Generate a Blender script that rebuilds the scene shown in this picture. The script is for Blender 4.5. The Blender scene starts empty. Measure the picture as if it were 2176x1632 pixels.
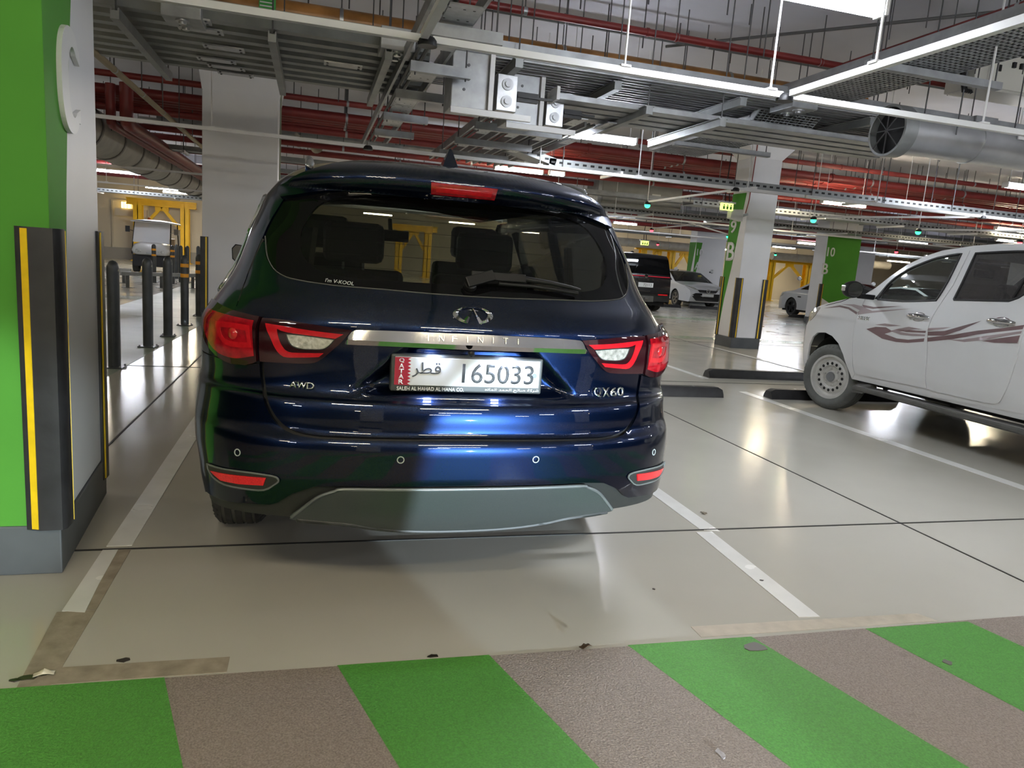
import bpy, bmesh, math, random
from mathutils import Vector, Matrix, geometry
R_ = random.Random(7)
S = bpy.context.scene
COL = S.collection
# ---------------------------------------------------------------- camera, world, exposure, big lamps
cam = bpy.data.cameras.new('camera'); cam_o = bpy.data.objects.new('camera', cam); COL.objects.link(cam_o)
cam.sensor_width = 36.0; cam.lens = 36.0 * 1520 / 2176; cam.clip_start = 0.05; cam.clip_end = 400
RR = [[0.96198, -0.262919, 0.073946], [0.025332, -0.183685, -0.982659], [0.271942, 0.947171, -0.170041]]
cam_o.matrix_world = Matrix(((RR[0][0], -RR[1][0], -RR[2][0], 0), (RR[0][1], -RR[1][1], -RR[2][1], 0),
                             (RR[0][2], -RR[1][2], -RR[2][2], 1.35), (0, 0, 0, 1)))
S.camera = cam_o
wld = bpy.data.worlds.new('world'); S.world = wld; wld.use_nodes = True
wld.node_tree.nodes['Background'].inputs[0].default_value = (.75, .8, .9, 1)
wld.node_tree.nodes['Background'].inputs[1].default_value = .05
S.view_settings.view_transform = 'Standard'; S.view_settings.look = 'None'
S.view_settings.exposure = 0.15; S.view_settings.gamma = 1.0; S.view_settings.use_curve_mapping = False

def light(name, kind, loc, target, power, color, **kw):
    l = bpy.data.lights.new(name, kind); o = bpy.data.objects.new(name, l); COL.objects.link(o)
    l.energy = power; l.color = color
    for k, v in kw.items(): setattr(l, k, v)
    o.location = loc
    d = Vector(target) - Vector(loc); o.rotation_euler = d.to_track_quat('-Z', 'Y').to_euler()
    return o
# low beams of a car standing across the lane behind the photographer
light('headlight_spot', 'SPOT', (3.15, -9.5, .75), (1.02, 2.3, .50), 13500, (.72, .88, 1), spot_size=math.radians(6.4), spot_blend=.12, shadow_soft_size=.03)
light('headlight_spot', 'SPOT', (3.0, -8.5, .7), (-1.42, 3.2, .42), 5000, (.8, .95, 1), spot_size=math.radians(6.4), spot_blend=.6, shadow_soft_size=.04)

# ---------------------------------------------------------------- materials
MATS = {}
def mat(name, base=(.5, .5, .5), rough=.5, metal=0, noise=None, bump=None, coat=0, emit=None, spec=.5, rnoise=None, dark=None, coatr=.03):
    if name in MATS: return MATS[name]
    m = bpy.data.materials.new(name); m.use_nodes = True; nt = m.node_tree; N = nt.nodes; L = nt.links
    b = N['Principled BSDF']
    b.inputs['Base Color'].default_value = (*base, 1); b.inputs['Roughness'].default_value = rough
    b.inputs['Metallic'].default_value = metal; b.inputs['Specular IOR Level'].default_value = spec
    b.inputs['Coat Weight'].default_value = coat; b.inputs['Coat Roughness'].default_value = coatr
    tc = N.new('ShaderNodeTexCoord')
    def nz(scale, detail=4):
        n = N.new('ShaderNodeTexNoise'); n.inputs['Scale'].default_value = scale; n.inputs['Detail'].default_value = detail
        L.new(tc.outputs['Object'], n.inputs['Vector']); return n
    if noise:
        sc, amt = noise[0], noise[1]
        n = nz(sc); r = N.new('ShaderNodeValToRGB')
        r.color_ramp.elements[0].position = .3; r.color_ramp.elements[1].position = .7
        c2 = noise[2] if len(noise) > 2 else base
        r.color_ramp.elements[0].color = (*[max(0, c * (1 - amt)) for c in base], 1)
        r.color_ramp.elements[1].color = (*[min(1, c * (1 + amt)) for c in c2], 1)
        L.new(n.outputs['Fac'], r.inputs['Fac']); out = r.outputs['Color']
        if dark:      # dark = (scale, threshold, colour): sparse specks of their own colour
            n2 = nz(dark[0], 3); r2 = N.new('ShaderNodeValToRGB')
            r2.color_ramp.elements[0].position = dark[1]; r2.color_ramp.elements[1].position = dark[1] + .03
            r2.color_ramp.elements[0].color = (0, 0, 0, 1); r2.color_ramp.elements[1].color = (1, 1, 1, 1)
            L.new(n2.outputs['Fac'], r2.inputs['Fac'])
            mx = N.new('ShaderNodeMix'); mx.data_type = 'RGBA'
            L.new(r2.outputs['Color'], mx.inputs[0]); L.new(out, mx.inputs[6]); mx.inputs[7].default_value = (*dark[2], 1)
            out = mx.outputs[2]
        L.new(out, b.inputs['Base Color'])
    if rnoise:
        n = nz(rnoise[0]); mr = N.new('ShaderNodeMapRange')
        mr.inputs['To Min'].default_value = rnoise[1]; mr.inputs['To Max'].default_value = rnoise[2]
        L.new(n.outputs['Fac'], mr.inputs['Value']); L.new(mr.outputs['Result'], b.inputs['Roughness'])
    if bump:
        n = nz(bump[0], 5); bp = N.new('ShaderNodeBump'); bp.inputs['Strength'].default_value = bump[1]
        bp.inputs['Distance'].default_value = bump[2] if len(bump) > 2 else .01
        L.new(n.outputs['Fac'], bp.inputs['Height']); L.new(bp.outputs['Normal'], b.inputs['Normal'])
    if emit:
        b.inputs['Emission Color'].default_value = (*emit[0], 1); b.inputs['Emission Strength'].default_value = emit[1]
    MATS[name] = m; return m
def glass(name, tint=(.1, .1, .1), refl=(1, 1, 1), f0=.04, haze=0, hazec=(.4, .4, .4)):
    if name in MATS: return MATS[name]
    m = bpy.data.materials.new(name); m.use_nodes = True; nt = m.node_tree; N = nt.nodes; L = nt.links
    N.remove(N['Principled BSDF'])
    t = N.new('ShaderNodeBsdfTransparent'); t.inputs[0].default_value = (*tint, 1)
    g = N.new('ShaderNodeBsdfGlossy'); g.inputs['Roughness'].default_value = .01; g.inputs['Color'].default_value = (*refl, 1)
    lw = N.new('ShaderNodeLayerWeight'); lw.inputs['Blend'].default_value = .5
    p = N.new('ShaderNodeMath'); p.operation = 'POWER'; L.new(lw.outputs['Facing'], p.inputs[0]); p.inputs[1].default_value = 5
    q = N.new('ShaderNodeMath'); q.operation = 'MULTIPLY_ADD'; L.new(p.outputs[0], q.inputs[0]); q.inputs[1].default_value = 1 - f0; q.inputs[2].default_value = f0
    last = t.outputs[0]
    if haze:
        d = N.new('ShaderNodeBsdfDiffuse'); d.inputs[0].default_value = (*hazec, 1); h = N.new('ShaderNodeMixShader')
        n = N.new('ShaderNodeTexNoise'); n.inputs['Scale'].default_value = 60; tc = N.new('ShaderNodeTexCoord'); L.new(tc.outputs['Object'], n.inputs['Vector'])
        mu = N.new('ShaderNodeMath'); mu.operation = 'MULTIPLY'; L.new(n.outputs['Fac'], mu.inputs[0]); mu.inputs[1].default_value = haze * 2
        L.new(mu.outputs[0], h.inputs[0]); L.new(t.outputs[0], h.inputs[1]); L.new(d.outputs[0], h.inputs[2]); last = h.outputs[0]
    mx = N.new('ShaderNodeMixShader'); L.new(q.outputs[0], mx.inputs[0]); L.new(last, mx.inputs[1]); L.new(g.outputs[0], mx.inputs[2])
    L.new(mx.outputs[0], N['Material Output'].inputs['Surface']); MATS[name] = m; return m

WHITE = mat('white_paint', (.62, .62, .62), .55, noise=(1.2, .05), bump=(6, .05))
M_pillar = mat('pillar_paint', (.68, .68, .70), .45, noise=(1.0, .06), bump=(5, .06))
M_green = mat('green_paint', (.075, .27, .035), .62, noise=(1.5, .08), bump=(5, .04), spec=.15)
M_band = mat('grey_band_paint', (.075, .082, .088), .45, noise=(3, .2), bump=(8, .08))
M_rubber = mat('black_rubber', (.022, .022, .024), .42, noise=(9, .3), bump=(30, .08))
M_yellow = mat('yellow_stripe_paint', (.78, .52, .01), .4, noise=(14, .12))
M_orange = mat('orange_reflective_band', (.85, .36, .02), .4, noise=(20, .1))
M_boll = mat('bollard_paint', (.045, .05, .053), .30, noise=(6, .25), dark=(9, .72, (.30, .30, .22)), bump=(20, .05))
M_steel = mat('galvanised_steel', (.33, .34, .35), .45, .6, noise=(7, .18), bump=(25, .05), rnoise=(9, .33, .55))
M_steel2 = mat('galvanised_trunking', (.27, .28, .28), .45, .55, noise=(5, .18), bump=(18, .05))
M_zinc = mat('bright_zinc_plate', (.42, .43, .44), .34, .8, noise=(18, .12))
M_rod = mat('threaded_rod', (.09, .09, .095), .5, .6)
M_rail = mat('white_rail_paint', (.66, .66, .66), .4, noise=(4, .05))
M_redpipe = mat('red_pipe_paint', (.17, .016, .014), .45, noise=(4, .15), bump=(12, .03))
M_orpipe = mat('orange_brown_pipe', (.30, .13, .03), .30, noise=(3, .4, (.36, .17, .05)), bump=(9, .06))
M_duct = mat('duct_metal', (.50, .51, .52), .33, .85, noise=(3, .12), rnoise=(4, .25, .42), bump=(3, .08))
M_insul = mat('insulated_duct', (.34, .32, .28), .6, noise=(3, .15), bump=(6, .1))
M_black = mat('black_plastic', (.009, .009, .010), .45, spec=.3)
M_ceil = mat('ceiling_concrete', (.52, .52, .57), .8, noise=(.7, .10), bump=(3, .08))
M_wallb = mat('beige_wall', (.58, .53, .44), .7, noise=(.6, .06), bump=(4, .03))
M_yel_st = mat('yellow_steel_paint', (.80, .48, .01), .45, noise=(3, .08))
M_cool = mat('cool_tube', (.9, .9, .95), .4, emit=((.86, .91, 1.0), 170))
M_warm = mat('warm_tube', (.95, .9, .8), .4, emit=((1.0, .86, .60), 170 * .9))
M_ledg = mat('green_led', (.1, .8, .3), .3, emit=((.02, 1, .25), 6))
M_ledr = mat('red_led', (.8, .1, .1), .3, emit=((1, .04, .06), 6))
M_letter = mat('white_letter_acrylic', (.74, .74, .74), .4)
M_chrome = mat('chrome', (.72, .72, .73), .06, 1.0)
M_tyre = mat('tyre_rubber', (.028, .028, .028), .62, noise=(20, .3), bump=(40, .1))

# ---------------------------------------------------------------- geometry helpers
class MB:
    def __init__(s): s.v = []; s.f = []
    def add(s, vs, fs):
        o = len(s.v); s.v += [tuple(p) for p in vs]; s.f += [tuple(i + o for i in f) for f in fs]
    def box(s, x0, x1, y0, y1, z0, z1):
        s.add([(x, y, z) for z in (z0, z1) for y in (y0, y1) for x in (x0, x1)],
              [(0, 2, 3, 1), (4, 5, 7, 6), (0, 1, 5, 4), (2, 6, 7, 3), (0, 4, 6, 2), (1, 3, 7, 5)])
        return s
    def bar(s, p, q, w, h, up=(0, 0, 1)):
        p = Vector(p); q = Vector(q); d = (q - p).normalized(); u = Vector(up)
        if abs(d.dot(u)) > .99: u = Vector((0, 1, 0))
        a = d.cross(u).normalized() * w / 2; b = a.cross(d).normalized() * h / 2
        s.add([p - a - b, p + a - b, p + a + b, p - a + b, q - a - b, q + a - b, q + a + b, q - a + b],
              [(0, 1, 2, 3), (7, 6, 5, 4), (0, 4, 5, 1), (1, 5, 6, 2), (2, 6, 7, 3), (3, 7, 4, 0)])
        return s
    def tube(s, pts, r, n=10, cap=True):
        pts = [Vector(p) for p in pts]; rings = []; m = len(pts)
        rr = r if isinstance(r, (list, tuple)) else [r] * m
        ref = None
        for i, p in enumerate(pts):
            d = (pts[min(i + 1, m - 1)] - pts[max(i - 1, 0)]).normalized()
            if ref is None: ref = Vector((0, 0, 1)) if abs(d.z) < .9 else Vector((1, 0, 0))
            a = (ref - d * ref.dot(d)).normalized(); b = d.cross(a); ref = a
            rings.append([p + (a * math.cos(t) + b * math.sin(t)) * rr[i] for t in [2 * math.pi * k / n for k in range(n)]])
        vs = [v for r_ in rings for v in r_]; fs = []
        for i in range(m - 1):
            for k in range(n): fs.append((i * n + k, i * n + (k + 1) % n, (i + 1) * n + (k + 1) % n, (i + 1) * n + k))
        if cap: fs.append(tuple(range(n - 1, -1, -1))); fs.append(tuple((m - 1) * n + k for k in range(n)))
        s.add(vs, fs); return s
    def lathe(s, prof, o, axis, n=24, cap=False):
        """prof = [(along axis, radius)]"""
        o = Vector(o); d = Vector(axis).normalized(); a = d.orthogonal().normalized(); b = d.cross(a)
        vs = [o + d * h + (a * math.cos(t) + b * math.sin(t)) * r for h, r in prof for t in [2 * math.pi * k / n for k in range(n)]]
        fs = []
        for i in range(len(prof) - 1):
            for k in range(n): fs.append((i * n + k, i * n + (k + 1) % n, (i + 1) * n + (k + 1) % n, (i + 1) * n + k))
        if cap: fs.append(tuple(range(n - 1, -1, -1))); fs.append(tuple((len(prof) - 1) * n + k for k in range(n)))
        s.add(vs, fs); return s
    def prism(s, poly, vec):
        n = len(poly); v = Vector(vec); P = [Vector(p) for p in poly]
        s.add(P + [p + v for p in P], [tuple(range(n - 1, -1, -1)), tuple(range(n, 2 * n))] + [(i, (i + 1) % n, n + (i + 1) % n, n + i) for i in range(n)])
        return s
def obj(name, mb, m, parent=None, smooth=None, bev=0, loc=None):
    me = bpy.data.meshes.new(name); me.from_pydata(mb.v, [], mb.f); me.materials.append(m)
    bm = bmesh.new(); bm.from_mesh(me)
    bmesh.ops.recalc_face_normals(bm, faces=bm.faces)
    if bev: bmesh.ops.bevel(bm, geom=[e for e in bm.edges if e.is_manifold and e.calc_face_angle(0) > .6], offset=bev, segments=2, affect='EDGES', profile=.5)
    bm.to_mesh(me); bm.free()
    if smooth is not None:
        me.shade_smooth()
        me.set_sharp_from_angle(angle=math.radians(smooth))
    o = bpy.data.objects.new(name, me); COL.objects.link(o)
    if parent: o.parent = parent
    if loc: o.location = loc
    return o
def tag(o, label=None, cat=None, group=None, kind=None):
    if label: o['label'] = label
    if cat: o['category'] = cat
    if group: o['group'] = group
    if kind: o['kind'] = kind
    return o
def thing(name, loc, label, cat, group=None, rotz=0, kind=None):
    o = bpy.data.objects.new(name, None); COL.objects.link(o); o.location = loc; o.rotation_euler = (0, 0, rotz)
    o.empty_display_size = .1
    return tag(o, label, cat, group, kind)
def dup(o, parent=None):
    c = o.copy(); COL.objects.link(c)
    if parent: c.parent = parent
    for ch in list(o.children): dup(ch, c)
    return c
def link(name, me, parent, loc=(0, 0, 0), rot=None):
    o = bpy.data.objects.new(name, me); COL.objects.link(o); o.parent = parent; o.location = loc
    if rot: o.rotation_euler = rot
    return o
def text(name, s, m, parent, origin, right, up, w, h, ext=.002, bold=0.0, shear=0, align='c'):
    """flat lettering fitted to a w x h box centred at origin"""
    cu = bpy.data.curves.new(name, 'FONT'); cu.body = s; cu.offset = bold; cu.shear = shear; cu.resolution_u = 3
    to = bpy.data.objects.new(name, cu); COL.objects.link(to)
    dg = bpy.context.evaluated_depsgraph_get(); me = bpy.data.meshes.new_from_object(to.evaluated_get(dg))
    bpy.data.objects.remove(to); bpy.data.curves.remove(cu)
    xs = [v.co.x for v in me.vertices]; ys = [v.co.y for v in me.vertices]
    x0, x1, y0, y1 = min(xs), max(xs), min(ys), max(ys)
    rt = Vector(right).normalized(); u = Vector(up).normalized(); nn = rt.cross(u); O = Vector(origin)
    for v in me.vertices:
        a = (v.co.x - (x0 + x1) / 2) / (x1 - x0) * w; b = (v.co.y - (y0 + y1) / 2) / (y1 - y0) * h
        v.co = O + rt * a + u * b
    bm = bmesh.new(); bm.from_mesh(me)
    if ext:
        r = bmesh.ops.extrude_face_region(bm, geom=bm.faces[:])
        bmesh.ops.translate(bm, verts=[g for g in r['geom'] if isinstance(g, bmesh.types.BMVert)], vec=nn * ext)
    bmesh.ops.recalc_face_normals(bm, faces=bm.faces); bm.to_mesh(me); bm.free()
    me.materials.clear(); me.materials.append(m); me.name = name
    o = bpy.data.objects.new(name, me); COL.objects.link(o); o.parent = parent
    return o
def crsp(pts, n=4, closed=False):
    """Catmull-Rom through pts (2d or 3d); a point given twice in a row stays a sharp corner"""
    segs = []; P = [Vector(p) for p in pts]
    if closed: P = P + [P[0]]
    out = []; m = len(P)
    for i in range(m - 1):
        p1, p2 = P[i], P[i + 1]
        if (p2 - p1).length < 1e-7: continue
        p0 = P[i - 1] if i > 0 else (P[-2] if closed else p1); p3 = P[i + 2] if i + 2 < m else (P[1] if closed else p2)
        if (p0 - p1).length < 1e-7: p0 = p1
        if (p3 - p2).length < 1e-7: p3 = p2
        for k in range(n):
            t = k / n; t2 = t * t; t3 = t2 * t
            out.append(.5 * ((2 * p1) + (p2 - p0) * t + (2 * p0 - 5 * p1 + 4 * p2 - p3) * t2 + (3 * p1 - p0 - 3 * p2 + p3) * t3))
    if not closed: out.append(P[-1])
    return [tuple(p) for p in out]
def inpoly(x, y, poly):
    c = False; j = len(poly) - 1
    for i in range(len(poly)):
        xi, yi = poly[i]; xj, yj = poly[j]
        if (yi > y) != (yj > y) and x < (xj - xi) * (y - yi) / (yj - yi) + xi: c = not c
        j = i
    return c
def pdist(x, y, poly):
    best = 9
    j = len(poly) - 1
    for i in range(len(poly)):
        ax, ay = poly[j]; bx, by = poly[i]; dx, dy = bx - ax, by - ay; l = dx * dx + dy * dy
        t = 0 if l == 0 else max(0, min(1, ((x - ax) * dx + (y - ay) * dy) / l))
        d = (x - ax - dx * t) ** 2 + (y - ay - dy * t) ** 2
        best = min(best, d); j = i
    return math.sqrt(best)
def patch(name, poly, fn, m, parent, off=0.0, thick=.006, res=.025, holes=(), edge=None):
    """a sheet cut to the outline poly in the parameters of the surface fn, lifted by off, with turned-in edges of depth thick"""
    poly = [tuple(p[:2]) for p in poly]; holes = [[tuple(p[:2]) for p in h] for h in holes]
    rx, ry = res if isinstance(res, tuple) else (res, res)
    mn = min(rx, ry); loops = []
    for lp in [poly] + holes:
        q = []
        for i in range(len(lp)):
            a = lp[i]; b = lp[(i + 1) % len(lp)]; l = math.hypot(b[0] - a[0], b[1] - a[1])
            if l < 1e-6: continue
            k = max(1, int(l / (mn * 1.3)))
            q += [(a[0] + (b[0] - a[0]) * t / k, a[1] + (b[1] - a[1]) * t / k) for t in range(k)]
        loops.append(q)
    vs = []; es = []; bnd = []
    for q in loops:
        o = len(vs); vs += q; es += [(o + i, o + (i + 1) % len(q)) for i in range(len(q))]
    x0 = min(p[0] for p in poly); x1 = max(p[0] for p in poly); y0 = min(p[1] for p in poly); y1 = max(p[1] for p in poly)
    for i in range(int((x1 - x0) / rx) + 2):
        for j in range(int((y1 - y0) / ry) + 2):
            x = x0 + (i + (.5 if j % 2 else 0)) * rx; y = y0 + j * ry
            if inpoly(x, y, loops[0]) and not any(inpoly(x, y, h) for h in loops[1:]) and all(pdist(x, y, l) > mn * .45 for l in loops): vs.append((x, y))
    r = geometry.delaunay_2d_cdt([Vector(p) for p in vs], es, [], 0, 1e-6)
    V, F = r[0], r[2]; nf = []
    for f in F:
        cx = sum(V[i].x for i in f) / 3; cy = sum(V[i].y for i in f) / 3
        if inpoly(cx, cy, loops[0]) and not any(inpoly(cx, cy, h) for h in loops[1:]): nf.append(tuple(f))
    used = sorted({i for f in nf for i in f}); mp = {k: i for i, k in enumerate(used)}
    P = []; Nn = []
    for k in used:
        u, v = V[k].x, V[k].y; p, n = fn(u, v)
        P.append(p + n * off); Nn.append(n)
    F2 = [tuple(mp[i] for i in f) for f in nf]
    c = sum(((P[f[1]] - P[f[0]]).cross(P[f[2]] - P[f[0]]).dot(Nn[f[0]]) for f in F2), 0)
    if c < 0: F2 = [f[::-1] for f in F2]
    if thick:
        cnt = {}
        for f in F2:
            for a, b in ((f[0], f[1]), (f[1], f[2]), (f[2], f[0])):
                k = (min(a, b), max(a, b)); cnt.setdefault(k, []).append((a, b))
        n0 = len(P); ring = {}
        for k, l in cnt.items():
            if len(l) == 1:
                a, b = l[0]; idx = []
                e = (P[b] - P[a]).normalized()
                for i in (a, b):
                    side = e.cross(Nn[i]).normalized()
                    P.append(P[i].copy()); Nn.append(side); P.append(P[i] - Nn[i] * thick); Nn.append(side)
                    idx.append(len(P) - 2)
                F2.append((idx[0], idx[0] + 1, idx[1] + 1, idx[1]))
    me = bpy.data.meshes.new(name); me.from_pydata([tuple(p) for p in P], [], F2); me.materials.append(m)
    me.shade_smooth(); me.normals_split_custom_set_from_vertices([tuple(n) for n in Nn])
    o = bpy.data.objects.new(name, me); COL.objects.link(o)
    if parent: o.parent = parent
    return o
# ---------------------------------------------------------------- floor
M_floor = mat('epoxy_floor', (.47, .45, .395), .16, noise=(.55, .06), rnoise=(2.2, .10, .24), bump=(16, .035, .004), dark=(5.5, .785, (.20, .18, .15)), spec=.36)
M_line = mat('white_line_paint', (.74, .735, .71), .25, noise=(6, .05), rnoise=(3, .15, .35), dark=(7, .76, (.35, .33, .28)))
M_lane = mat('rough_lane_coating', (.26, .215, .185), .62, noise=(170, .30), bump=(150, .7, .008), dark=(2.6, .70, (.15, .125, .108)))
M_stripe = mat('green_lane_stripe', (.080, .28, .042), .55, noise=(170, .22), bump=(150, .6, .008), dark=(6, .77, (.06, .15, .03)))
M_worn = mat('worn_concrete', (.30, .255, .195), .75, noise=(16, .22), bump=(60, .3, .004))
M_apron = mat('green_grey_walkway', (.20, .235, .185), .40, noise=(1.5, .14), rnoise=(2, .32, .5), bump=(20, .05, .004))
M_joint = mat('joint_sealant', (.025, .024, .022), .6)
m = MB(); m.box(-45, 60, -26, 46, -.2, 0); floor = obj('floor', m, M_floor); tag(floor, 'glossy pale grey epoxy garage floor with saw joints', 'floor', kind='structure')
def flat(name, poly, z, mt):
    m = MB(); m.prism([(x, y, 0.0) for x, y in poly], (0, 0, z)); return obj(name, m, mt, floor)
flat('drive_lane', [(-20, -3.9), (20, -3.9), (20, 2.13), (1.5, 2.17), (-.9, 2.222), (-20, 2.6)], .0015, M_lane)
def lane_y(x): return 2.205 - .018 * x
for k in range(9):
    a = -.41 - .51 + 1.03 * (k - 3); b = a + .51
    sl = -.285 if a < 1.4 else -.25
    y0, y1 = lane_y(a), lane_y(b)
    flat('green_stripe', [(a, y0), (a - sl * 4.9, y0 - 4.9), (b - sl * 4.9, y1 - 4.9), (b, y1)], .0024, M_stripe)
for p in ([(-.84, 5.46), (-.83, 3.27), (-.73, 3.27), (-.73, 5.46)], [(-.84, 7.3), (-.84, 5.46), (-.73, 5.46), (-.73, 7.3)],
          [(-.835, 3.24), (-.83, 2.69), (-.752, 2.67), (-.765, 2.9), (-.775, 3.24)],
          [(2.04, 7.0), (2.04, 3.23), (2.14, 3.2), (2.14, 7.0)], [(1.995, 3.2), (1.95, 2.29), (2.045, 2.28), (2.09, 3.2)],
          [(4.95, 7.4), (4.95, 3.0), (5.06, 3.0), (5.06, 7.4)], [(4.99, 14), (4.99, 8.3), (5.08, 8.3), (5.08, 14)],
          [(7.35, 12.0), (7.35, 7.8), (7.44, 7.8), (7.44, 12.0)], [(7.9, 7.4), (7.9, 2.3), (8.0, 2.3), (8.0, 7.4)], [(2.04, 13.2), (2.04, 8.3), (2.14, 8.3), (2.14, 13.2)]):
    flat('white_line', p, .0025, M_line)
for p in ([(-.775, 3.24), (-.765, 2.9), (-.752, 2.69), (-.72, 2.69), (-.725, 3.24)], [(-.845, 2.685), (-.81, 2.215), (-.72, 2.215), (-.72, 2.685)], [(-.72, 2.225), (-.23, 2.218), (-.23, 2.305), (-.72, 2.315)]):
    flat('worn_patch', p, .0018, M_worn)
flat('worn_patch', [(1.45, 2.2), (2.55, 2.18), (2.51, 2.25), (1.45, 2.28)], .0014, mat('faint_tape_scar', (.45, .40, .32), .45, noise=(14, .12)))
flat('walkway', [(-3.4, 4.5), (-1.83, 4.5), (-1.83, 7.2), (-1.62, 13.0), (-1.62, 30), (-3.4, 30)], .003, M_apron)
M_band2 = mat('pale_green_floor_band', (.27, .335, .22), .2, noise=(1, .1), rnoise=(2, .12, .25))
flat('walkway_band', [(-1.6, 13.5), (30, 13.5), (30, 14.0), (-1.6, 14.0)], .003, M_band2)
flat('walkway_band', [(-1.6, 19.2), (30, 19.2), (30, 20.0), (-1.6, 20.0)], .003, M_band2)
flat('walkway_band', [(-14, 16.2), (-3.4, 16.2), (-3.4, 16.9), (-14, 16.9)], .003, M_band2)
for p in ([(-6, 3.235), (30, 3.19), (30, 3.20), (-6, 3.247)], [(3.352, 2.17), (3.362, 2.17), (3.362, 13), (3.352, 13)], [(-1.235, 3.2), (-1.222, 3.2), (-1.205, 13), (-1.218, 13)],
          [(-9, 8.0), (30, 8.0), (30, 8.012), (-9, 8.012)], [(-9, 12.9), (30, 12.9), (30, 12.915), (-9, 12.915)], [(7.3, 2.2), (7.31, 2.2), (7.31, 20), (7.3, 20)]):
    flat('floor_joint', p, .0032, M_joint)
# small marks and litter
def blob(n, x, y, r, sx=1, seed=0):
    q = random.Random(seed); return [(x + math.cos(t) * r * sx * q.uniform(.6, 1.2), y + math.sin(t) * r * q.uniform(.6, 1.2)) for t in [2 * math.pi * k / n for k in range(n)]]
M_oil = mat('oil_stain', (.03, .024, .018), .35, noise=(30, .4))
for i, (x, y, r, sx) in enumerate(((-.80, 2.27, .016, 1.6), (-.765, 2.285, .013, 2), (-.83, 2.262, .008, 2), (.43, 2.215, .01, 2), (1.45, 2.6, .006, 1), (-.55, 2.33, .012, 1.6), (2.0, 2.62, .008, 1.5))):
    flat('oil_spot', blob(9, x, y, r, sx, i), .0035, M_oil)
for i, (x, y, r, sx) in enumerate(((1.16, 1.59, .025, .5), (1.62, 2.10, .035, 1.3), (2.3, 1.9, .02, 1))):
    flat('scuff_mark', blob(10, x, y, r, sx, 40 + i), .0052, mat('pale_scuff', (.36, .33, .34), .6, noise=(60, .3)) if i == 0 else mat('grey_scuff', (.15, .14, .13), .6))
def crumple(name, loc, sx, sy, h, mt, label, cat, seed):
    q = random.Random(seed); m = MB(); n = 5; vs = []; fs = []
    for j in range(n):
        for i in range(n): vs.append(((i / (n - 1) - .5) * sx, (j / (n - 1) - .5) * sy, q.uniform(.15, 1) * h * (1 - abs(i - 2) / 3) + .004))
    for j in range(n - 1):
        for i in range(n - 1): a = j * n + i; fs.append((a, a + 1, a + n + 1, a + n))
    m.add(vs, fs); o = obj(name, m, mt, smooth=40, loc=loc); md = o.modifiers.new('s', 'SOLIDIFY'); md.thickness = .0015
    o.rotation_euler[2] = q.uniform(0, 3); return tag(o, label, cat)
crumple('paper_scrap', (-.755, 2.272, .002), .055, .022, .018, mat('crumpled_paper', (.62, .56, .42), .8, noise=(30, .2)), 'crumpled cream paper scrap on the worn floor corner', 'litter', 3)
crumple('dry_leaf', (.974, 2.185, .004), .045, .022, .012, mat('dry_leaf', (.06, .035, .015), .7, noise=(40, .3)), 'dark dry leaf lying on the edge of the striped lane', 'leaf', 5)
crumple('dry_leaf', (2.194, 3.464, .002), .035, .022, .01, mat('pale_dry_leaf', (.20, .17, .12), .7, noise=(40, .3)), 'small pale dry leaf on clean floor right of the white line', 'leaf', 8)

# ---------------------------------------------------------------- shell
ZC = 4.3
m = MB(); m.box(-45, 60, -26, 46, ZC, ZC + .3); tag(obj('ceiling', m, M_ceil), 'bare grey concrete ceiling slab above the pipes', 'ceiling', kind='structure')
m = MB(); m.box(-45, 60, 45, 45.3, 0, ZC); wb = tag(obj('wall_back', m, M_wallb), 'beige back wall behind the yellow frames', 'wall', kind='structure')
m = MB(); m.box(-45, 60, -26.3, -26, 0, ZC); tag(obj('wall_front', m, M_wallb), 'beige wall behind the photographer', 'wall', kind='structure')
m = MB(); m.box(-45.3, -45, -26, 46, 0, ZC); tag(obj('wall_left', m, M_wallb), 'beige end wall on the left side', 'wall', kind='structure')
m = MB(); m.box(60, 60.3, -26, 46, 0, ZC); tag(obj('wall_right', m, M_wallb), 'beige end wall on the right side', 'wall', kind='structure')
m = MB(); m.box(-14, 0, 39.4, 39.7, 0, ZC); w2 = tag(obj('wall_rear_left', m, M_wallb), 'cream plant room wall behind the golf cart', 'wall', kind='structure')
m = MB(); m.box(-14, 0, 39.0, 39.4, 0, .55); obj('plinth', m, mat('grey_plinth', (.30, .29, .27), .6), w2)
def wdoor(n, x, w, h, label):
    t = thing('door_%d' % n, (x, 39.39, 0), label, 'door', kind='structure')
    m = MB(); m.box(-w / 2 - .08, -w / 2, -.06, 0, .55, h); m.box(w / 2, w / 2 + .08, -.06, 0, .55, h); m.box(-w / 2 - .08, w / 2 + .08, -.06, 0, h, h + .08)
    obj('door_frame', m, mat('door_frame_paint', (.55, .50, .40), .5), t)
    m = MB(); m.box(-w / 2, w / 2, -.03, 0, .55, h); obj('leaf', m, mat('cream_door', (.66, .60, .48), .5), t)
    m = MB(); m.bar((w / 2 - .15, -.08, 1.1), (w / 2 - .15, -.08, 1.3), .03, .03); m.bar((w / 2 - .15, -.03, 1.1), (w / 2 - .15, -.08, 1.1), .02, .02); obj('door_handle', m, M_steel, t)
wdoor(1, -8.6, 1.5, 2.75, 'cream steel door in the wall behind the golf cart')
# concrete drop beams over the pillar lines
for y, nm in ((12.4, 'second'), (21.3, 'third'), (30.3, 'fourth')):
    m = MB(); m.box(-45, 60, y - .6, y + .6, ZC - .28, ZC); tag(obj('trim_%d' % int(y), m, M_ceil), 'concrete drop beam across the %s pillar row' % nm, 'beam', kind='structure')

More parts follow.
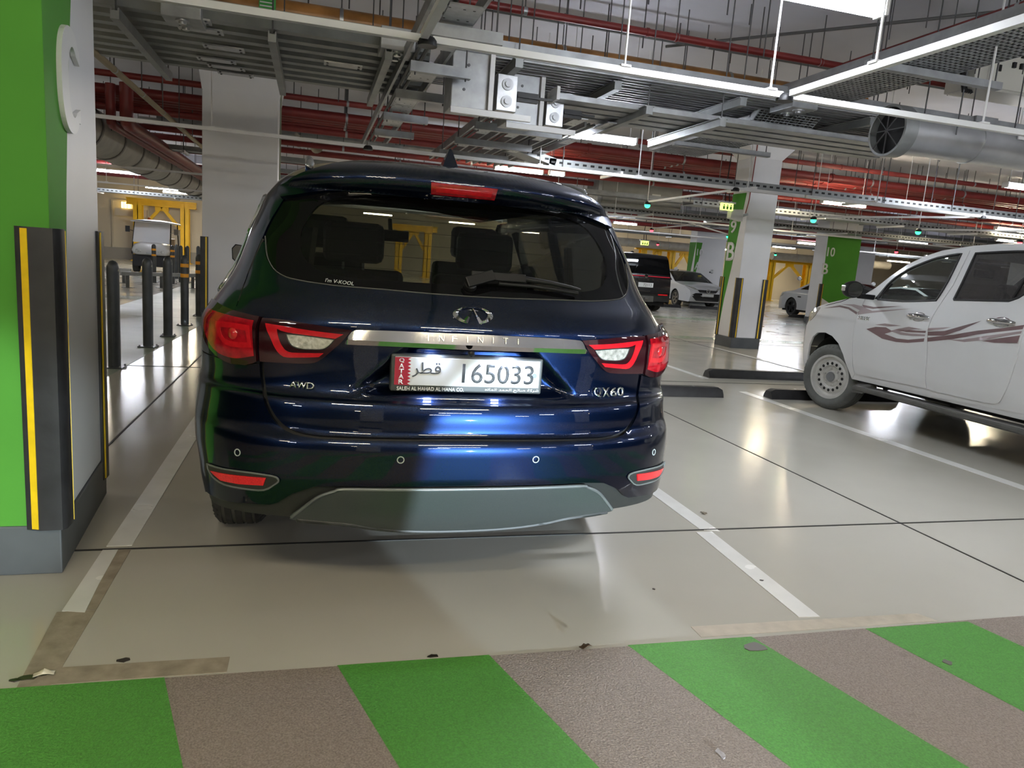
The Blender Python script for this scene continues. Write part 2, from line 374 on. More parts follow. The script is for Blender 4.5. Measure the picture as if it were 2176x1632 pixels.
# ---------------------------------------------------------------- pillars
def corner_guard(parent, cx, cy, dx, dy, z0=.2, z1=1.34, w=.11, bulge=.035, yw=.030):
    """L shaped rubber guard round the corner (cx,cy); dx,dy point from the corner along the two faces"""
    m = MB(); t = .018
    # cross section: flange on each face with a rounded nose over the corner
    P = [(dx * w, -dy * .002), (dx * w, -dy * t), (dx * w * .55, -dy * bulge), (-dx * bulge * .6, -dy * bulge * .9), (-dx * bulge * .95, -dy * bulge * .4), (-dx * bulge, dy * w * .55), (-dx * t, dy * w), (-dx * .002, dy * w), (-dx * .002, -dy * .002)]
    m.prism([(cx + a, cy + b, z0) for a, b in P], (0, 0, z1 - z0)); g = obj('corner_guard', m, M_rubber, parent, smooth=35)
    def strip(p, q):
        m = MB(); d = Vector((q[0] - p[0], q[1] - p[1], 0)); n = Vector((d.y, -d.x, 0)).normalized() * .003
        mid = Vector((p[0], p[1], 0)) + d / 2
        if (mid + n - Vector((cx + dx * w, cy + dy * w, 0))).length < (mid - n - Vector((cx + dx * w, cy + dy * w, 0))).length: n = -n
        m.prism([(p[0], p[1], z0 + .006), (q[0], q[1], z0 + .006), (q[0] + n.x, q[1] + n.y, z0 + .006), (p[0] + n.x, p[1] + n.y, z0 + .006)], (0, 0, z1 - z0 - .012)); obj('yellow_stripe', m, M_yellow, g)
    def on(a, b, f0, f1): return [(cx + a[0] + (b[0] - a[0]) * f, cy + a[1] + (b[1] - a[1]) * f) for f in (f0, f1)]
    strip(*on(P[1], P[2], .45, .45 + yw / (w * .45))); strip(*on(P[5], P[6], .2, .2 + yw * .8 / (w * .45)))
    return g
def pillar(x0, x1, y0, y1, label, guards=(), cap=.22, zcap=3.55, skew=0):
    t = thing('pillar', ((x0 + x1) / 2, (y0 + y1) / 2, 0), label, 'pillar', kind='thing')
    cx, cy = (x0 + x1) / 2, (y0 + y1) / 2; a, b = (x1 - x0) / 2, (y1 - y0) / 2
    m = MB(); m.prism([(-a, -b, .2), (a, -b, .2), (a - skew, b, .2), (-a, b, .2)], (0, 0, ZC - .2)); obj('shaft', m, M_pillar, t, bev=.012)
    m = MB(); m.prism([(-a - .012, -b - .012, 0), (a + .012, -b - .012, 0), (a - skew + .012, b + .012, 0), (-a - .012, b + .012, 0)], (0, 0, .2)); obj('base_band', m, M_band, t, bev=.004)
    if cap:
        m = MB(); c = cap
        lo = [(-a, -b, zcap), (a, -b, zcap), (a, b, zcap), (-a, b, zcap)]; hi = [(x + (c if x > 0 else -c), y + (c * .4 if y > 0 else -c * .4), zcap + .25) for x, y, z in lo]; top = [(x, y, ZC) for x, y, z in hi]
        lo = [(x * 1.004, y * 1.004, z) for x, y, z in lo]
        V = lo + hi + top; F = [(i, (i + 1) % 4, 4 + (i + 1) % 4, 4 + i) for i in range(4)] + [(4 + i, 4 + (i + 1) % 4, 8 + (i + 1) % 4, 8 + i) for i in range(4)] + [(3, 2, 1, 0), (8, 9, 10, 11)]
        m.add(V, F); obj('capital', m, M_pillar, t)
    for gx, gy in guards: corner_guard(t, a * gx, b * gy, -gx, -gy, yw=.02, w=.09, bulge=.028)
    return t, a, b
# the nearest pillar, left edge of the picture
t = thing('pillar', (-1.5, 3.5, 0), 'big green and white pillar with letter C, at the left edge', 'pillar', kind='thing')
def ring(e): return [(.57 + e, -.48 - e), (.49 + e, .47 + e), (-.6, .47 + e), (-.6, -.48 - e)]
m = MB(); m.prism([(x, y, .2) for x, y in ring(0)], (0, 0, ZC - .2)); obj('shaft', m, M_pillar, t, bev=.008)
m = MB(); m.prism([(x, y, 0) for x, y in ring(.008)], (0, 0, .2)); obj('base_band', m, M_band, t, bev=.006)
m = MB(); m.prism([(-.6, -.4815, .2), (.571, -.4815, .2), (.571, -.4815, ZC), (-.6, -.4815, ZC)], (0, .0015, 0)); obj('green_panel', m, M_green, t)
def sx(y, e=.002): return .57 - .08 * (y + .48) / .95 + e
gp = [(-.48, ZC), (-.48, .2), (-.44, .2), (-.38, .45), (-.29, .78), (-.265, 1.0), (-.225, 1.25), (-.19, 1.5), (-.13, 1.81), (-.07, 2.04), (0, 2.3), (.4, ZC)]
m = MB(); n = len(gp); m.add([(sx(y), y, z) for y, z in gp] + [(sx(y, 0), y, z) for y, z in gp], [tuple(range(n))] + [(i, (i + 1) % n, n + (i + 1) % n, n + i) for i in range(n)]); obj('green_panel', m, M_green, t)
def cletter(w, h):
    o = [(w / 2 * math.copysign(abs(math.cos(t)) ** .85, math.cos(t)), h / 2 * math.copysign(abs(math.sin(t)) ** .85, math.sin(t))) for t in [math.radians(42 + 276 * k / 40) for k in range(41)]]
    i = [(w * .26 * math.cos(t) + w * .10, h * .335 * math.sin(t)) for t in [math.radians(55 + 250 * k / 40) for k in range(41)]]
    xe = .46 * w
    return [(xe, h * .36)] + [p for p in o if p[0] < xe] + [(xe, -h * .36), (xe, -h * .215)] + [p for p in reversed(i) if p[0] < xe - .02] + [(xe, h * .215)]
cl = cletter(.335, .40); m = MB(); m.prism([(sx(-.13 + y, .002), -.13 + y, 1.92 + z) for y, z in cl], (.018, 0, 0)); obj('pillar_letter', m, M_letter, t)
text('pillar_number', '8', M_letter, t, (sx(-.02, .004), -.02, 2.42), (-.084, 1, 0), (0, 0, 1), .22, .30, ext=.018, bold=.012)
g = corner_guard(t, .57, -.48, -1, 1, .19, 1.34, .105, .034, .024)
g2 = corner_guard(t, .49, .47, -1, -1, .10, 1.34, .08, .022, .014)
# pillar behind the dark car
t, a, b = pillar(-1.64, -.56, 12.0, 12.9, 'plain white pillar standing directly behind the dark blue car', cap=.04, zcap=3.5)
corner_guard(t, -a, -b, 1, 1, .2, 1.36, .09, .026, .022)
m = MB(); m.tube([(a + .02, -b + .25, .9), (a + .02, -b + .25, 4.2)], .012, 6); obj('conduit', m, mat('grey_conduit', (.2, .22, .16), .5), t)
# pillar 9 B
t, a, b = pillar(7.79, 8.40, 12.10, 12.66, 'white pillar with green panel marked 9 B', guards=((-1, -1), (1, -1)))
corner_guard(t, -a, b, 1, -1, .2, 1.34, .07, .026, .02)
gp = [(b, 2.92), (-.18, 2.92), (-.07, 2.2), (.03, 1.5), (.15, .9), (.22, .30), (b, .30)]
m = MB(); m.prism([(-a - .003, y, z) for y, z in gp], (.003, 0, 0)); obj('green_panel', m, M_green, t)
text('pillar_number', '9', M_letter, t, (-a - .004, .11, 2.30), (0, -1, 0), (0, 0, 1), .19, .24, ext=.015, bold=.01)
text('pillar_letter', 'B', M_letter, t, (-a - .004, .10, 1.83), (0, -1, 0), (0, 0, 1), .26, .36, ext=.015, bold=.012)
# pillar 10 B
t, a, b = pillar(16.33, 17.65, 20.5, 21.1, 'broad pillar whose front is green, marked 10 B', guards=((-1, -1), (1, -1)), cap=.25, zcap=3.45)
m = MB(); m.prism([(-a + .04, -b - .004, .9), (a, -b - .004, .3), (a, -b - .004, 2.93), (-a + .0, -b - .004, 2.9)], (0, .004, 0)); obj('green_panel', m, M_green, t)
text('pillar_number', '10', M_letter, t, (-a + .19, -b - .005, 2.40), (1, 0, 0), (0, 0, 1), .29, .30, ext=.015, bold=.01)
text('pillar_letter', 'B', M_letter, t, (-a + .05, -b - .005, 1.84), (1, 0, 0), (0, 0, 1), .24, .36, ext=.015, bold=.012)
# pillar 10 A
t, a, b = pillar(16.6, 18.1, 29.5, 30.1, 'white pillar marked 10 A behind the white sedan', guards=((-1, -1), (1, -1)), cap=.35, zcap=3.4)
m = MB(); m.prism([(-a - .004, -b + .02, 2.76), (-a - .004, b, 2.76), (-a - .004, b, .3), (-a - .004, b - .16, .3)], (.004, 0, 0)); obj('green_panel', m, M_green, t)
m = MB(); m.prism([(-a, -b - .004, 2.76), (-a + .3, -b - .004, 2.76), (-a + .1, -b - .004, 1.2), (-a, -b - .004, .4)], (0, .004, 0)); obj('green_panel', m, M_green, t)
text('pillar_number', '10', M_letter, t, (-a + .22, -b - .006, 2.33), (1, 0, 0), (0, 0, 1), .30, .30, ext=.015, bold=.01)
text('pillar_letter', 'A', M_letter, t, (-a + .16, -b - .006, 1.72), (1, 0, 0), (0, 0, 1), .26, .34, ext=.015, bold=.01)
pillar(25.6, 26.8, 21.0, 21.7, 'plain white pillar seen just right of the 10 B pillar', cap=.25, zcap=3.5, guards=((-1, -1),))
pillar(7.75, 8.75, 21.2, 21.9, 'white pillar half hidden behind the dark car roof', cap=.2, zcap=3.5)
pillar(25.6, 26.8, 30.0, 30.6, 'far white pillar beyond the 10 B pillar', cap=.25, zcap=3.5)
pillar(-1.6, -.6, -6.0, -5.2, 'white pillar across the lane behind the photographer', cap=.1)
pillar(7.6, 8.6, -6.0, -5.2, 'white pillar across the lane, behind and to the right', cap=.1)

# ---------------------------------------------------------------- bollards
def make_bollard(bands, label, big=False):
    t = thing('bollard', (0, 0, 0), label, 'bollard', 'grey steel bollards along the walkway')
    m = MB(); r = .057
    m.lathe([(.012, r), (.97, r), (1.0, r * .97), (1.03, r * .8), (1.05, r * .5), (1.06, .002)], (0, 0, 0), (0, 0, 1), 20); obj('post', m, M_boll, t, smooth=40)
    m = MB(); m.box(-.09, .09, -.09, .09, 0, .012); p = obj('base_plate', m, M_boll, t)
    for bx in (-.072, .072):
        for by in (-.072, .072): m = MB(); m.lathe([(.012, .012), (.026, .011), (.03, .004)], (bx, by, 0), (0, 0, 1), 6); obj('bolt', m, M_steel, p)
    if bands:
        for z in (.755, .905): m = MB(); m.lathe([(z - .027, r + .0005), (z - .027, r + .002), (z + .027, r + .002), (z + .027, r + .0005)], (0, 0, 0), (0, 0, 1), 20); obj('reflective_band', m, M_orange, t, smooth=40)
    return t
B0 = make_bollard(False, ''); B1 = make_bollard(True, '')
first = {0: B0, 1: B1}; used = set()
for x, y, k, lb in ((-1.88, 7.85, 0, 'tall grey bollard nearest the green pillar'), (-1.88, 9.38, 0, 'chipped grey bollard, second from the green pillar'),
                    (-1.85, 10.45, 0, 'plain grey bollard, third from the green pillar'), (-1.86, 11.83, 1, 'grey bollard with two orange bands, fourth from the green pillar'),
                    (-1.87, 13.35, 1, 'banded grey bollard half hidden by the plain white pillar guard'),
                    (-4.24, 22.0, 1, 'banded bollard in front of the golf cart nose'), (-3.75, 21.9, 1, 'banded bollard in front of the golf cart right side'),
                    (-4.1, 24.6, 0, 'plain far bollard just right of the golf cart'), (-3.70, 22.87, 0, 'plain far bollard left of the yellow post'),
                    (-3.55, 23.06, 0, 'plain far bollard in front of the yellow post'), (-3.5, 24.8, 0, 'plain far bollard just right of the yellow post'), (-3.15, 24.4, 0, 'plain far bollard beside the pillar guard')):
    o = first[k] if k not in used else dup(first[k]); used.add(k); o.location = (x, y, .003); o['label'] = lb; o.rotation_euler[2] = R_.uniform(-.2, .2)
# low steel barrier rails on short feet
def low_rail(p, q, label):
    t = thing('barrier_rail', (p[0], p[1], 0), label, 'barrier'); d = Vector((q[0] - p[0], q[1] - p[1], 0)); L = d.length; u = d / L
    m = MB(); m.bar((0, 0, .34), (d.x, d.y, .34), .07, .09); obj('beam', m, M_steel2, t)
    for f in (.08, .5, .92):
        c = d * f; m = MB(); m.box(c.x - .035, c.x + .035, c.y - .035, c.y + .035, .01, .30); m.box(c.x - .12, c.x + .12, c.y - .08, c.y + .08, 0, .012); obj('leg', m, M_boll, t)
low_rail((-4.45, 19.3), (-2.9, 20.6), 'low steel barrier rail crossing in front of the golf cart')
low_rail((-6.8, 21.2), (-4.6, 21.0), 'low steel barrier rail left of the golf cart')

# ---------------------------------------------------------------- wheel stops
def wheel_stop(x0, x1, y, label):
    t = thing('wheel_stop', ((x0 + x1) / 2, y, 0), label, 'wheel stop', 'black rubber wheel stops'); h = (x1 - x0) / 2
    m = MB(); P = [(-.085, 0), (.085, 0), (.075, .05), (.045, .11), (-.045, .11), (-.075, .05)]
    vs = []; fs = []; st = [(-h, .75), (-h + .06, 1), (h - .06, 1), (h, .75)]
    for x, s in st: vs += [(x, a, b * (s if b else 1)) for a, b in P]
    for i in range(3):
        for k in range(6): fs.append((i * 6 + k, i * 6 + (k + 1) % 6, i * 6 + 6 + (k + 1) % 6, i * 6 + 6 + k))
    fs += [tuple(range(5, -1, -1)), tuple(range(18, 24))]; m.add(vs, fs); obj('block', m, M_rubber, t, smooth=30)
    for f in (-.6, .6): m = MB(); m.lathe([(.108, .018), (.112, .016), (.112, .001)], (f * h, 0, 0), (0, 0, 1), 8); obj('bolt', m, M_steel, t)
wheel_stop(2.75, 4.5, 7.08, 'black wheel stop in the empty bay, near row')
wheel_stop(3.0, 4.2, 8.42, 'black wheel stop half hidden by the dark car, far row')
wheel_stop(5.13, 6.9, 8.45, 'long black wheel stop beyond the pickup nose, far row')
wheel_stop(5.11, 6.9, 7.05, 'black wheel stop touching the pickup front wheel')
for x, y, lb in ((13.1, 25.4, 'far wheel stop by the front wheel of the white sedan'), (15.2, 25.6, 'far wheel stop in front of the white sedan bumper'), (18.4, 23.6, 'far wheel stop under the white car with black wheels'), (20.6, 23.6, 'far wheel stop under the half hidden white car')):
    wheel_stop(x - .8, x + .8, y, lb)
# ---------------------------------------------------------------- ceiling services
def rods(parent, pts, ztop=ZC, r=.007):
    me = None
    for (x, y, z) in pts:
        m = MB(); m.tube([(x, y, z), (x, y, ztop)], r, 5, cap=False); obj('hanger_rod', m, M_rod, parent)
def xbar(name, x0, x1, y, z, w, h, mt, label, cat, group=None, rod=None, ribs=()):
    t = thing(name, (0, 0, 0), label, cat, group)
    m = MB()
    if ribs:
        for f in ribs: m.box(x0, x1, y - w / 2 + f * w - .008, y - w / 2 + f * w + .008, z - .012, z)
        m.box(x0, x1, y - w / 2, y + w / 2, z, z + h)
    else: m.prism([(x0, y - w / 2, z + h), (x0, y - w / 2, z + h * .55), (x0, y - w * .25, z), (x0, y + w * .25, z), (x0, y + w / 2, z + h * .55), (x0, y + w / 2, z + h)], (x1 - x0, 0, 0))
    obj('run', m, mt, t)
    return t
# white sensor rails
def rail_x(x0, x1, y, z, label, rodsx, gaps=(), w=.045):
    t = thing('white_rail', (0, 0, 0), label, 'rail'); xs = [x0] + [g for g in gaps] + [x1]
    for a, b in zip(xs[:-1], xs[1:]):
        m = MB(); m.box(a + .03, b - .03, y - w / 2, y + w / 2, z, z + .04); obj('rail_length', m, M_rail, t)
    for g in gaps: m = MB(); m.lathe([(-.03, .06), (.0, .06), (.02, .045)], (g, y, z + .01), (0, 0, 1), 14, cap=True); obj('junction_box', m, M_black, t, smooth=40)
    for x in rodsx:
        m = MB(); m.tube([(x, y, z + .04), (x, y, ZC)], .008, 6, cap=False); obj('hanger_rod', m, M_rail, t)
        m = MB(); m.box(x - .035, x + .035, y - .03, y + .03, z + .038, z + .052); obj('clip', m, M_rail, t)
    return t
def rail_y(x, y0, y1, z, label, rodsy):
    t = thing('white_rail', (0, 0, 0), label, 'rail')
    m = MB(); m.box(x - .0225, x + .0225, y0, y1, z, z + .04); obj('rail_length', m, M_rail, t)
    for y in rodsy:
        m = MB(); m.tube([(x, y, z + .04), (x, y, ZC)], .008, 6, cap=False); obj('hanger_rod', m, M_rail, t)
        m = MB(); m.box(x - .03, x + .03, y - .035, y + .035, z + .038, z + .052); obj('clip', m, M_rail, t)
    return t
rail_x(-6, 12, 4.60, 2.6, 'long white rail with black junction boxes over the dark car', (-1.2, 1.92, 3.02, 4.9, 6.5), gaps=(.63, 3.14))
rail_y(.60, -6, 4.52, 2.6, 'white rail running to the junction above the dark car', (2.6, -1))
rail_y(3.14, -6, 4.52, 2.6, 'white rail running diagonally up to the top right corner', (3.75, 2.2, -1))
rail_x(-12, 7.1, 9.55, 2.6, 'second white rail behind the dark car roof', (-3.0, -1.2, 2.9, 4.35, 6.1), gaps=(.63, 5.9))
rail_x(7.1, 20, 9.55, 2.6, 'white rail passing above the pickup hood', (8.4, 12.0, 15), gaps=(10.5,))
rail_x(-14, 24, 16.5, 2.6, 'far white rail beyond the 9 B pillar', (-6, 5.5, 7, 12, 14, 18))
rail_x(-14, 30, 22.5, 2.6, 'very far white rail beyond the 10 B pillar', (-5.5, 8, 12, 18, 20, 24))

# galvanised busbar trunking runs over the bays
names = ['first', 'second', 'third', 'fourth', 'fifth', 'sixth', 'seventh', 'eighth']
for k in range(8):
    y = 6.40 + .25 * k
    t = xbar('busbar_trunking', -7, .9 + .03 * k, y, 3.0, .20, .13, M_steel2, 'galvanised trunking over the dark car, %s from the lane' % names[k], 'busbar', 'busbar trunking runs left of the ladder')
    for sxx in (-1.35, .0) if k in (0, 1, 3, 5, 6, 7) else ():
        a = -1.15 + (k % 4) * .06 if sxx < -1 else (.05 if k in (3,) else None)
        if a is None: continue
        m = MB(); m.box(a, a + .34, y - .065, y + .065, 2.985, 2.999); p = obj('splice_plate', m, M_zinc, t)
        for bx in (.03, .31):
            for by in (-.045, .045): m = MB(); m.lathe([(0, .011), (-.008, .010), (-.008, .001)], (a + bx, y + by, 2.985), (0, 0, 1), 6); obj('bolt', m, M_rod, p)
    if k == 0:
        for jx in (-1.0, .62):
            m = MB(); m.box(jx - .14, jx + .14, y - .16, y + .13, 2.955, 3.13); p = obj('joint_pack', m, M_steel, t, bev=.006)
            for by in (-.09, .06):
                m = MB(); m.lathe([(0, .05), (-.012, .05), (-.012, .028), (-.03, .028), (-.03, .001)], (jx, y + by, 2.955), (0, 0, 1), 16); obj('washer', m, M_zinc, p, smooth=30)
for i, x in enumerate((-1.45, -.35, .55)):
    t = thing('support_channel', (x, 0, 0), 'support channel under the left trunking, %s from the green pillar' % names[i], 'bracket', 'support channels under the left trunking')
    m = MB(); m.box(-.03, .03, 6.25, 8.35, 2.88, 2.94); m.box(-.03, -.022, 6.25, 8.35, 2.94, 2.96); m.box(.022, .03, 6.25, 8.35, 2.94, 2.96); obj('channel', m, M_steel2, t)
    rods(t, ((0, 6.29, 2.9), (0, 8.3, 2.9)))
for k, (y, w) in enumerate(((6.72, .33), (7.10, .32), (7.46, .31), (7.80, .28))):
    t = xbar('busbar_trunking', 1.12, 8.2, y, 3.12, w, .13, M_steel, 'galvanised trunking right of the ladder, %s from the lane' % names[k], 'busbar', 'busbar trunking runs right of the ladder', ribs=(.1, .35, .65, .9))
    m = MB(); m.box(1.12, 8.2, y + w / 2 + .005, y + w / 2 + .035, 3.16, 3.20); obj('shadow_gap_strip', m, M_black, t)
    for jx in ((4.7, 7.0) if k == 0 else ()):
        m = MB(); m.box(jx - .15, jx + .15, y - .2, y + .18, 3.06, 3.26); p = obj('joint_pack', m, M_steel, t, bev=.006)
        for by in (-.1, .09): m = MB(); m.lathe([(0, .06), (-.012, .06), (-.012, .03), (-.03, .03), (-.03, .001)], (jx, y + by, 3.06), (0, 0, 1), 16); obj('washer', m, M_zinc, p, smooth=30)
    if k in (1, 2, 3):
        for a in (4.5, 7.3):
            m = MB(); m.box(a + k * .1, a + k * .1 + .5, y - .08, y + .08, 3.09, 3.107); obj('splice_plate', m, M_zinc, t)
for i, (x, y0, y1, z) in enumerate(((1.7, 6.45, 7.7, 3.02), (2.75, 6.7, 7.9, 3.02), (4.05, 6.6, 8.0, 3.02), (5.6, 6.6, 8.0, 3.02), (3.1, 6.7, 8.0, 2.84), (3.85, 6.6, 8.2, 2.80), (6.9, 6.6, 8.0, 3.02))):
    t = thing('support_channel', (x, 0, 0), 'grey support channel ' + ('above the dark car antenna', 'above the right end of the dark car roof', 'just left of the rail junction', 'above the pickup nose', 'crossing the low tray by the near tube light', 'at the right end of the low tray', 'under the round duct')[i], 'bracket', 'support channels under the right trunking')
    m = MB(); m.box(-.035, .035, y0, y1, z, z + .07); m.box(-.05, .05, y0, y1, z + .07, z + .08); obj('channel', m, M_steel2, t)
    rods(t, ((0, y0 + .04, z + .05), (0, y1 - .04, z + .05)))
# lower tray beneath
t = thing('cable_tray', (0, 0, 0), 'low bright cable tray behind the near tube light', 'cable tray')
for k in range(4): m = MB(); m.box(2.2, 6.6, 6.85 + k * .24, 7.02 + k * .24, 2.90, 2.95); obj('tray_run', m, M_steel, t)
m = MB(); m.box(2.18, 2.21, 6.8, 7.85, 2.88, 3.0); obj('end_plate', m, M_rail, t)
# vertical busbar offsets beside the ladder
for (x, y, z0, z1, lb) in ((1.25, 6.4, 2.60, 3.06, 'flat galvanised busbar elbow beside the ladder tray'), (1.92, 7.1, 2.66, 3.16, 'wide galvanised busbar elbow right of the ladder tray')):
    t = thing('busbar_elbow', (x, y, 0), lb, 'busbar')
    rods(t, ((-.12, .2, z1), (.12, .2, z1)))
    m = MB(); m.box(-.16, .16, -.06, .3, z0, z1); obj('elbow_plate', m, M_steel, t, bev=.008)
    m = MB(); m.box(.16, .20, -.10, -.05, z0, z1); m.box(-.16, .55, -.09, -.05, z0 - .05, z0); obj('edge_strip', m, M_rail, t)
    m = MB(); m.box(.24, .42, -.06, .28, z0 + .02, z0 + .32); p = obj('joint_pack', m, M_zinc, t, bev=.005)
    for zz in (.1, .24): m = MB(); m.lathe([(0, .05), (.012, .05), (.012, .026), (.028, .026), (.028, .001)], (.33, -.06, z0 + zz), (0, -1, 0), 16); obj('washer', m, M_steel, p, smooth=30)
    m = MB(); m.box(.43, .62, -.04, .0, z0 + .12, z0 + .2); m.box(.43, .75, -.06, -.03, z0 + .15, z0 + .17); obj('earth_strap', m, M_black, t)
    for q in range(3): m = MB(); m.lathe([(0, .014), (.008, .012), (.008, .001)], (-.05 + q * .03, -.06, z0 + .15 + q * .2), (0, -1, 0), 6); obj('bolt', m, M_rod, t)
# ladder trays running towards the back
def ladder(x0, x1, y0, y1, z, label, brk, plates, bx0, bx1):
    t = thing('ladder_tray', (0, 0, 0), label, 'cable tray')
    for x in (x0, x1): m = MB(); m.box(x - .012, x + .012, y0, y1, z, z + .09); obj('side_rail', m, M_steel, t)
    for x in ((x0 + x1) / 2 - .08, (x0 + x1) / 2 - .02): m = MB(); m.tube([(x, y0, z + .03), (x, y1, z + .03)], .017, 6); obj('cable', m, mat('grey_cable', (.10, .10, .095), .5), t)
    for y in plates:
        m = MB(); m.box(x0 + .10, x1, y, y + .42, z - .006, z + .004); p = obj('perforated_plate', m, M_zinc, t)
        for hx in (.35, .65, .85):
            for hy in (.08, .3): m = MB(); m.lathe([(0, .011), (-.001, .001)], (x0 + (x1 - x0) * hx, y + hy, z - .006), (0, 0, 1), 6); obj('hole', m, M_black, p)
    for y in brk:
        m = MB(); m.box(bx0, bx1, y - .035, y + .035, z - .10, z - .02); b = obj('bracket', m, M_steel, t)
        for xx in (bx0 + .04, bx1 - .04): m = MB(); m.tube([(xx, y, z - .12), (xx, y, ZC)], .007, 5, cap=False); obj('hanger_rod', m, M_rod, b)
ladder(.68, 1.0, 3.0, 11.6, 2.9, 'ladder cable tray running back above the dark car roof', (5.15, 6.2, 7.3, 8.55, 9.75, 11.0), (3.6, 4.75, 5.4, 6.5, 7.7, 8.1, 9.1, 10.1), .72, 1.22)
for i in range(4):
    ladder(1.78 + .36 * i, 2.02 + .36 * i, 7.2 + .2 * i, 12.0, 2.86, 'slanting tray group right of the antenna, strip %s from the ladder' % names[i], (8.2, 9.4, 10.6) if i == 0 else (), (7.4, 8.6, 9.8, 11.0), 1.7, 2.72)
# perforated mesh tray
def mesh_tray(pts, x0, x1, label):
    t = thing('mesh_tray', (0, 0, 0), label, 'cable tray'); n = len(pts)
    nx = 14; m = MB()
    # open wire mesh: lengthwise and crosswise wires
    mw = MB()
    for i in range(nx + 1):
        x = x0 + (x1 - x0) * i / nx
        for (ya, za), (yb, zb) in zip(pts[:-1], pts[1:]): mw.bar((x, ya, za), (x, yb, zb), .012, .006)
    for (ya, za), (yb, zb) in zip(pts[:-1], pts[1:]):
        L = math.hypot(yb - ya, zb - za); k = max(2, int(L / (.055 if L > 1 else .032)))
        for j in range(k):
            f = j / k; mw.bar((x0, ya + (yb - ya) * f, za + (zb - za) * f), (x1, ya + (yb - ya) * f, za + (zb - za) * f), .018, .006)
    o = obj('mesh_bottom', mw, M_steel, t); o['kind'] = 'stuff'
    for x in (x0, x1):
        for (ya, za), (yb, zb) in zip(pts[:-1], pts[1:]): m.bar((x, ya, za + .04), (x, yb, zb + .04), .006, .085)
    obj('side_wall', m, M_steel, t)
    m = MB()
    for q in range(7):
        xx = x0 + .06 + (x1 - x0 - .12) * q / 6
        m.tube([(xx, y, z + .03) for y, z in pts], .02, 6)
    obj('cables', m, mat('dark_cable', (.05, .05, .05), .5), t)['kind'] = 'stuff'
    return t
mt1 = mesh_tray([(-3, 3.2), (6.85, 3.2), (7.15, 3.0), (9.6, 3.0)], 4.5, 5.25, 'wide wire mesh tray running beside the diagonal white rail')
for y, z in ((5.3, 3.2), (6.7, 3.2), (8.6, 3.0)):
    m = MB(); m.box(4.35, 5.75, y - .035, y + .035, z - .07, z - .01); b = obj('bracket', m, M_steel, mt1)
    rods(b, ((4.4, y, z - .05), (5.7, y, z - .05)))
# perforated trays crossing above the second rail
def perf_x(x0, x1, y, z, w, label, h=.1, sl=0):
    t = thing('perforated_tray', (0, 0, 0), label, 'cable tray')
    m = MB(); m.bar((x0, y, z), (x1, y, z + sl), w, .008); m.bar((x0, y - w / 2, z + h / 2), (x1, y - w / 2, z + h / 2 + sl), .008, h); m.bar((x0, y + w / 2, z + h / 2), (x1, y + w / 2, z + h / 2 + sl), .008, h); obj('tray_body', m, M_steel2, t)
    n = int((x1 - x0) / .12); m = MB()
    for k in range(n): xx = x0 + .06 + k * .12; m.box(xx - .03, xx + .03, y - w / 2 - .006, y - w / 2 - .0041, z + h * .35 + sl * k / n, z + h * .65 + sl * k / n)
    o = obj('slots', m, M_black, t); o['kind'] = 'stuff'
    for k in range(int((x1 - x0) / 1.4) + 1): rods(t, ((x0 + .2 + k * 1.4, y - w / 2 - .02, z), (x0 + .2 + k * 1.4, y + w / 2 + .02, z)))
    for k in range(int((x1 - x0) / 2.2)): xx = x0 + 1 + 2.2 * k; m = MB(); m.box(xx - .02, xx + .02, y - w / 2 - .3, y + w / 2 + .05, z - .05, z - .008); obj('support_arm', m, M_rail, t)
    return t
perf_x(3.2, 17, 10.3, 2.72, .42, 'perforated grey tray just behind the second white rail')
perf_x(2.5, 3.3, 10.3, 2.92, .42, 'short bent tray end above the right side of the dark car roof', sl=-.2)
perf_x(8, 24, 14.8, 2.85, .5, 'perforated tray beyond the 9 B pillar')
perf_x(-14, -2.2, 25.5, 2.5, .5, 'perforated tray crossing above the golf cart')
perf_x(6, 28, 19.6, 2.95, .6, 'far perforated tray across to the 10 B pillar')
# pipes
def pipe(name, pts, r, mt, label, cat='pipe', rodx=(), group=None, n=14, flange=(), clampm=None):
    t = thing(name, (0, 0, 0), label, cat, group); m = MB(); m.tube(pts, r, n); obj('pipe_run', m, mt, t, smooth=40)
    a = Vector(pts[0]); b = Vector(pts[-1])
    for f in flange:
        c = a + (b - a) * f; d = (b - a).normalized(); m = MB(); m.tube([c - d * r * .35, c + d * r * .35], r * 1.18, n); obj('coupling', m, mt, t, smooth=40)
    for f in rodx:
        c = a + (b - a) * f; d = (b - a).normalized(); m = MB(); m.tube([c - d * .02, c + d * .02], r * 1.06, n); k = obj('clamp', m, clampm or M_steel, t, smooth=40)
        m = MB(); m.tube([c + Vector((0, 0, r)), (c.x, c.y, ZC)], .007, 5, cap=False); obj('hanger_rod', m, M_rod, k)
    return t
p = pipe('drain_pipe', [(-9, 8.75, 3.82), (7.2, 8.75, 3.82)], .12, M_orpipe, 'thick orange brown pipe above the white rail', rodx=(.2, .42, .57, .73, .87), clampm=M_zinc)
m = MB(); m.box(-.62, -.45, 8.61, 8.63, 3.78, 3.95)
lab = obj('pipe_label', m, mat('green_label', (.05, .35, .06), .5), p)
m = MB()
for k in range(4): m.box(-.61 + .0, -.48, 8.604, 8.608, 3.80 + k * .036, 3.812 + k * .036)
obj('arrow_bar', m, M_letter, lab)
pipe('sprinkler_pipe', [(1.3, 7.4, 3.8), (8.0, 7.4, 3.8)], .038, M_redpipe, 'thin red sprinkler pipe under the lit ceiling', rodx=(.1, .35, .62, .9), flange=(.3, .35, .62, .75))
pipe('sprinkler_pipe', [(5.75, 7.4, 3.8), (5.75, 2.0, 3.8)], .036, M_redpipe, 'short red branch pipe behind the big tube light', rodx=(.4,))
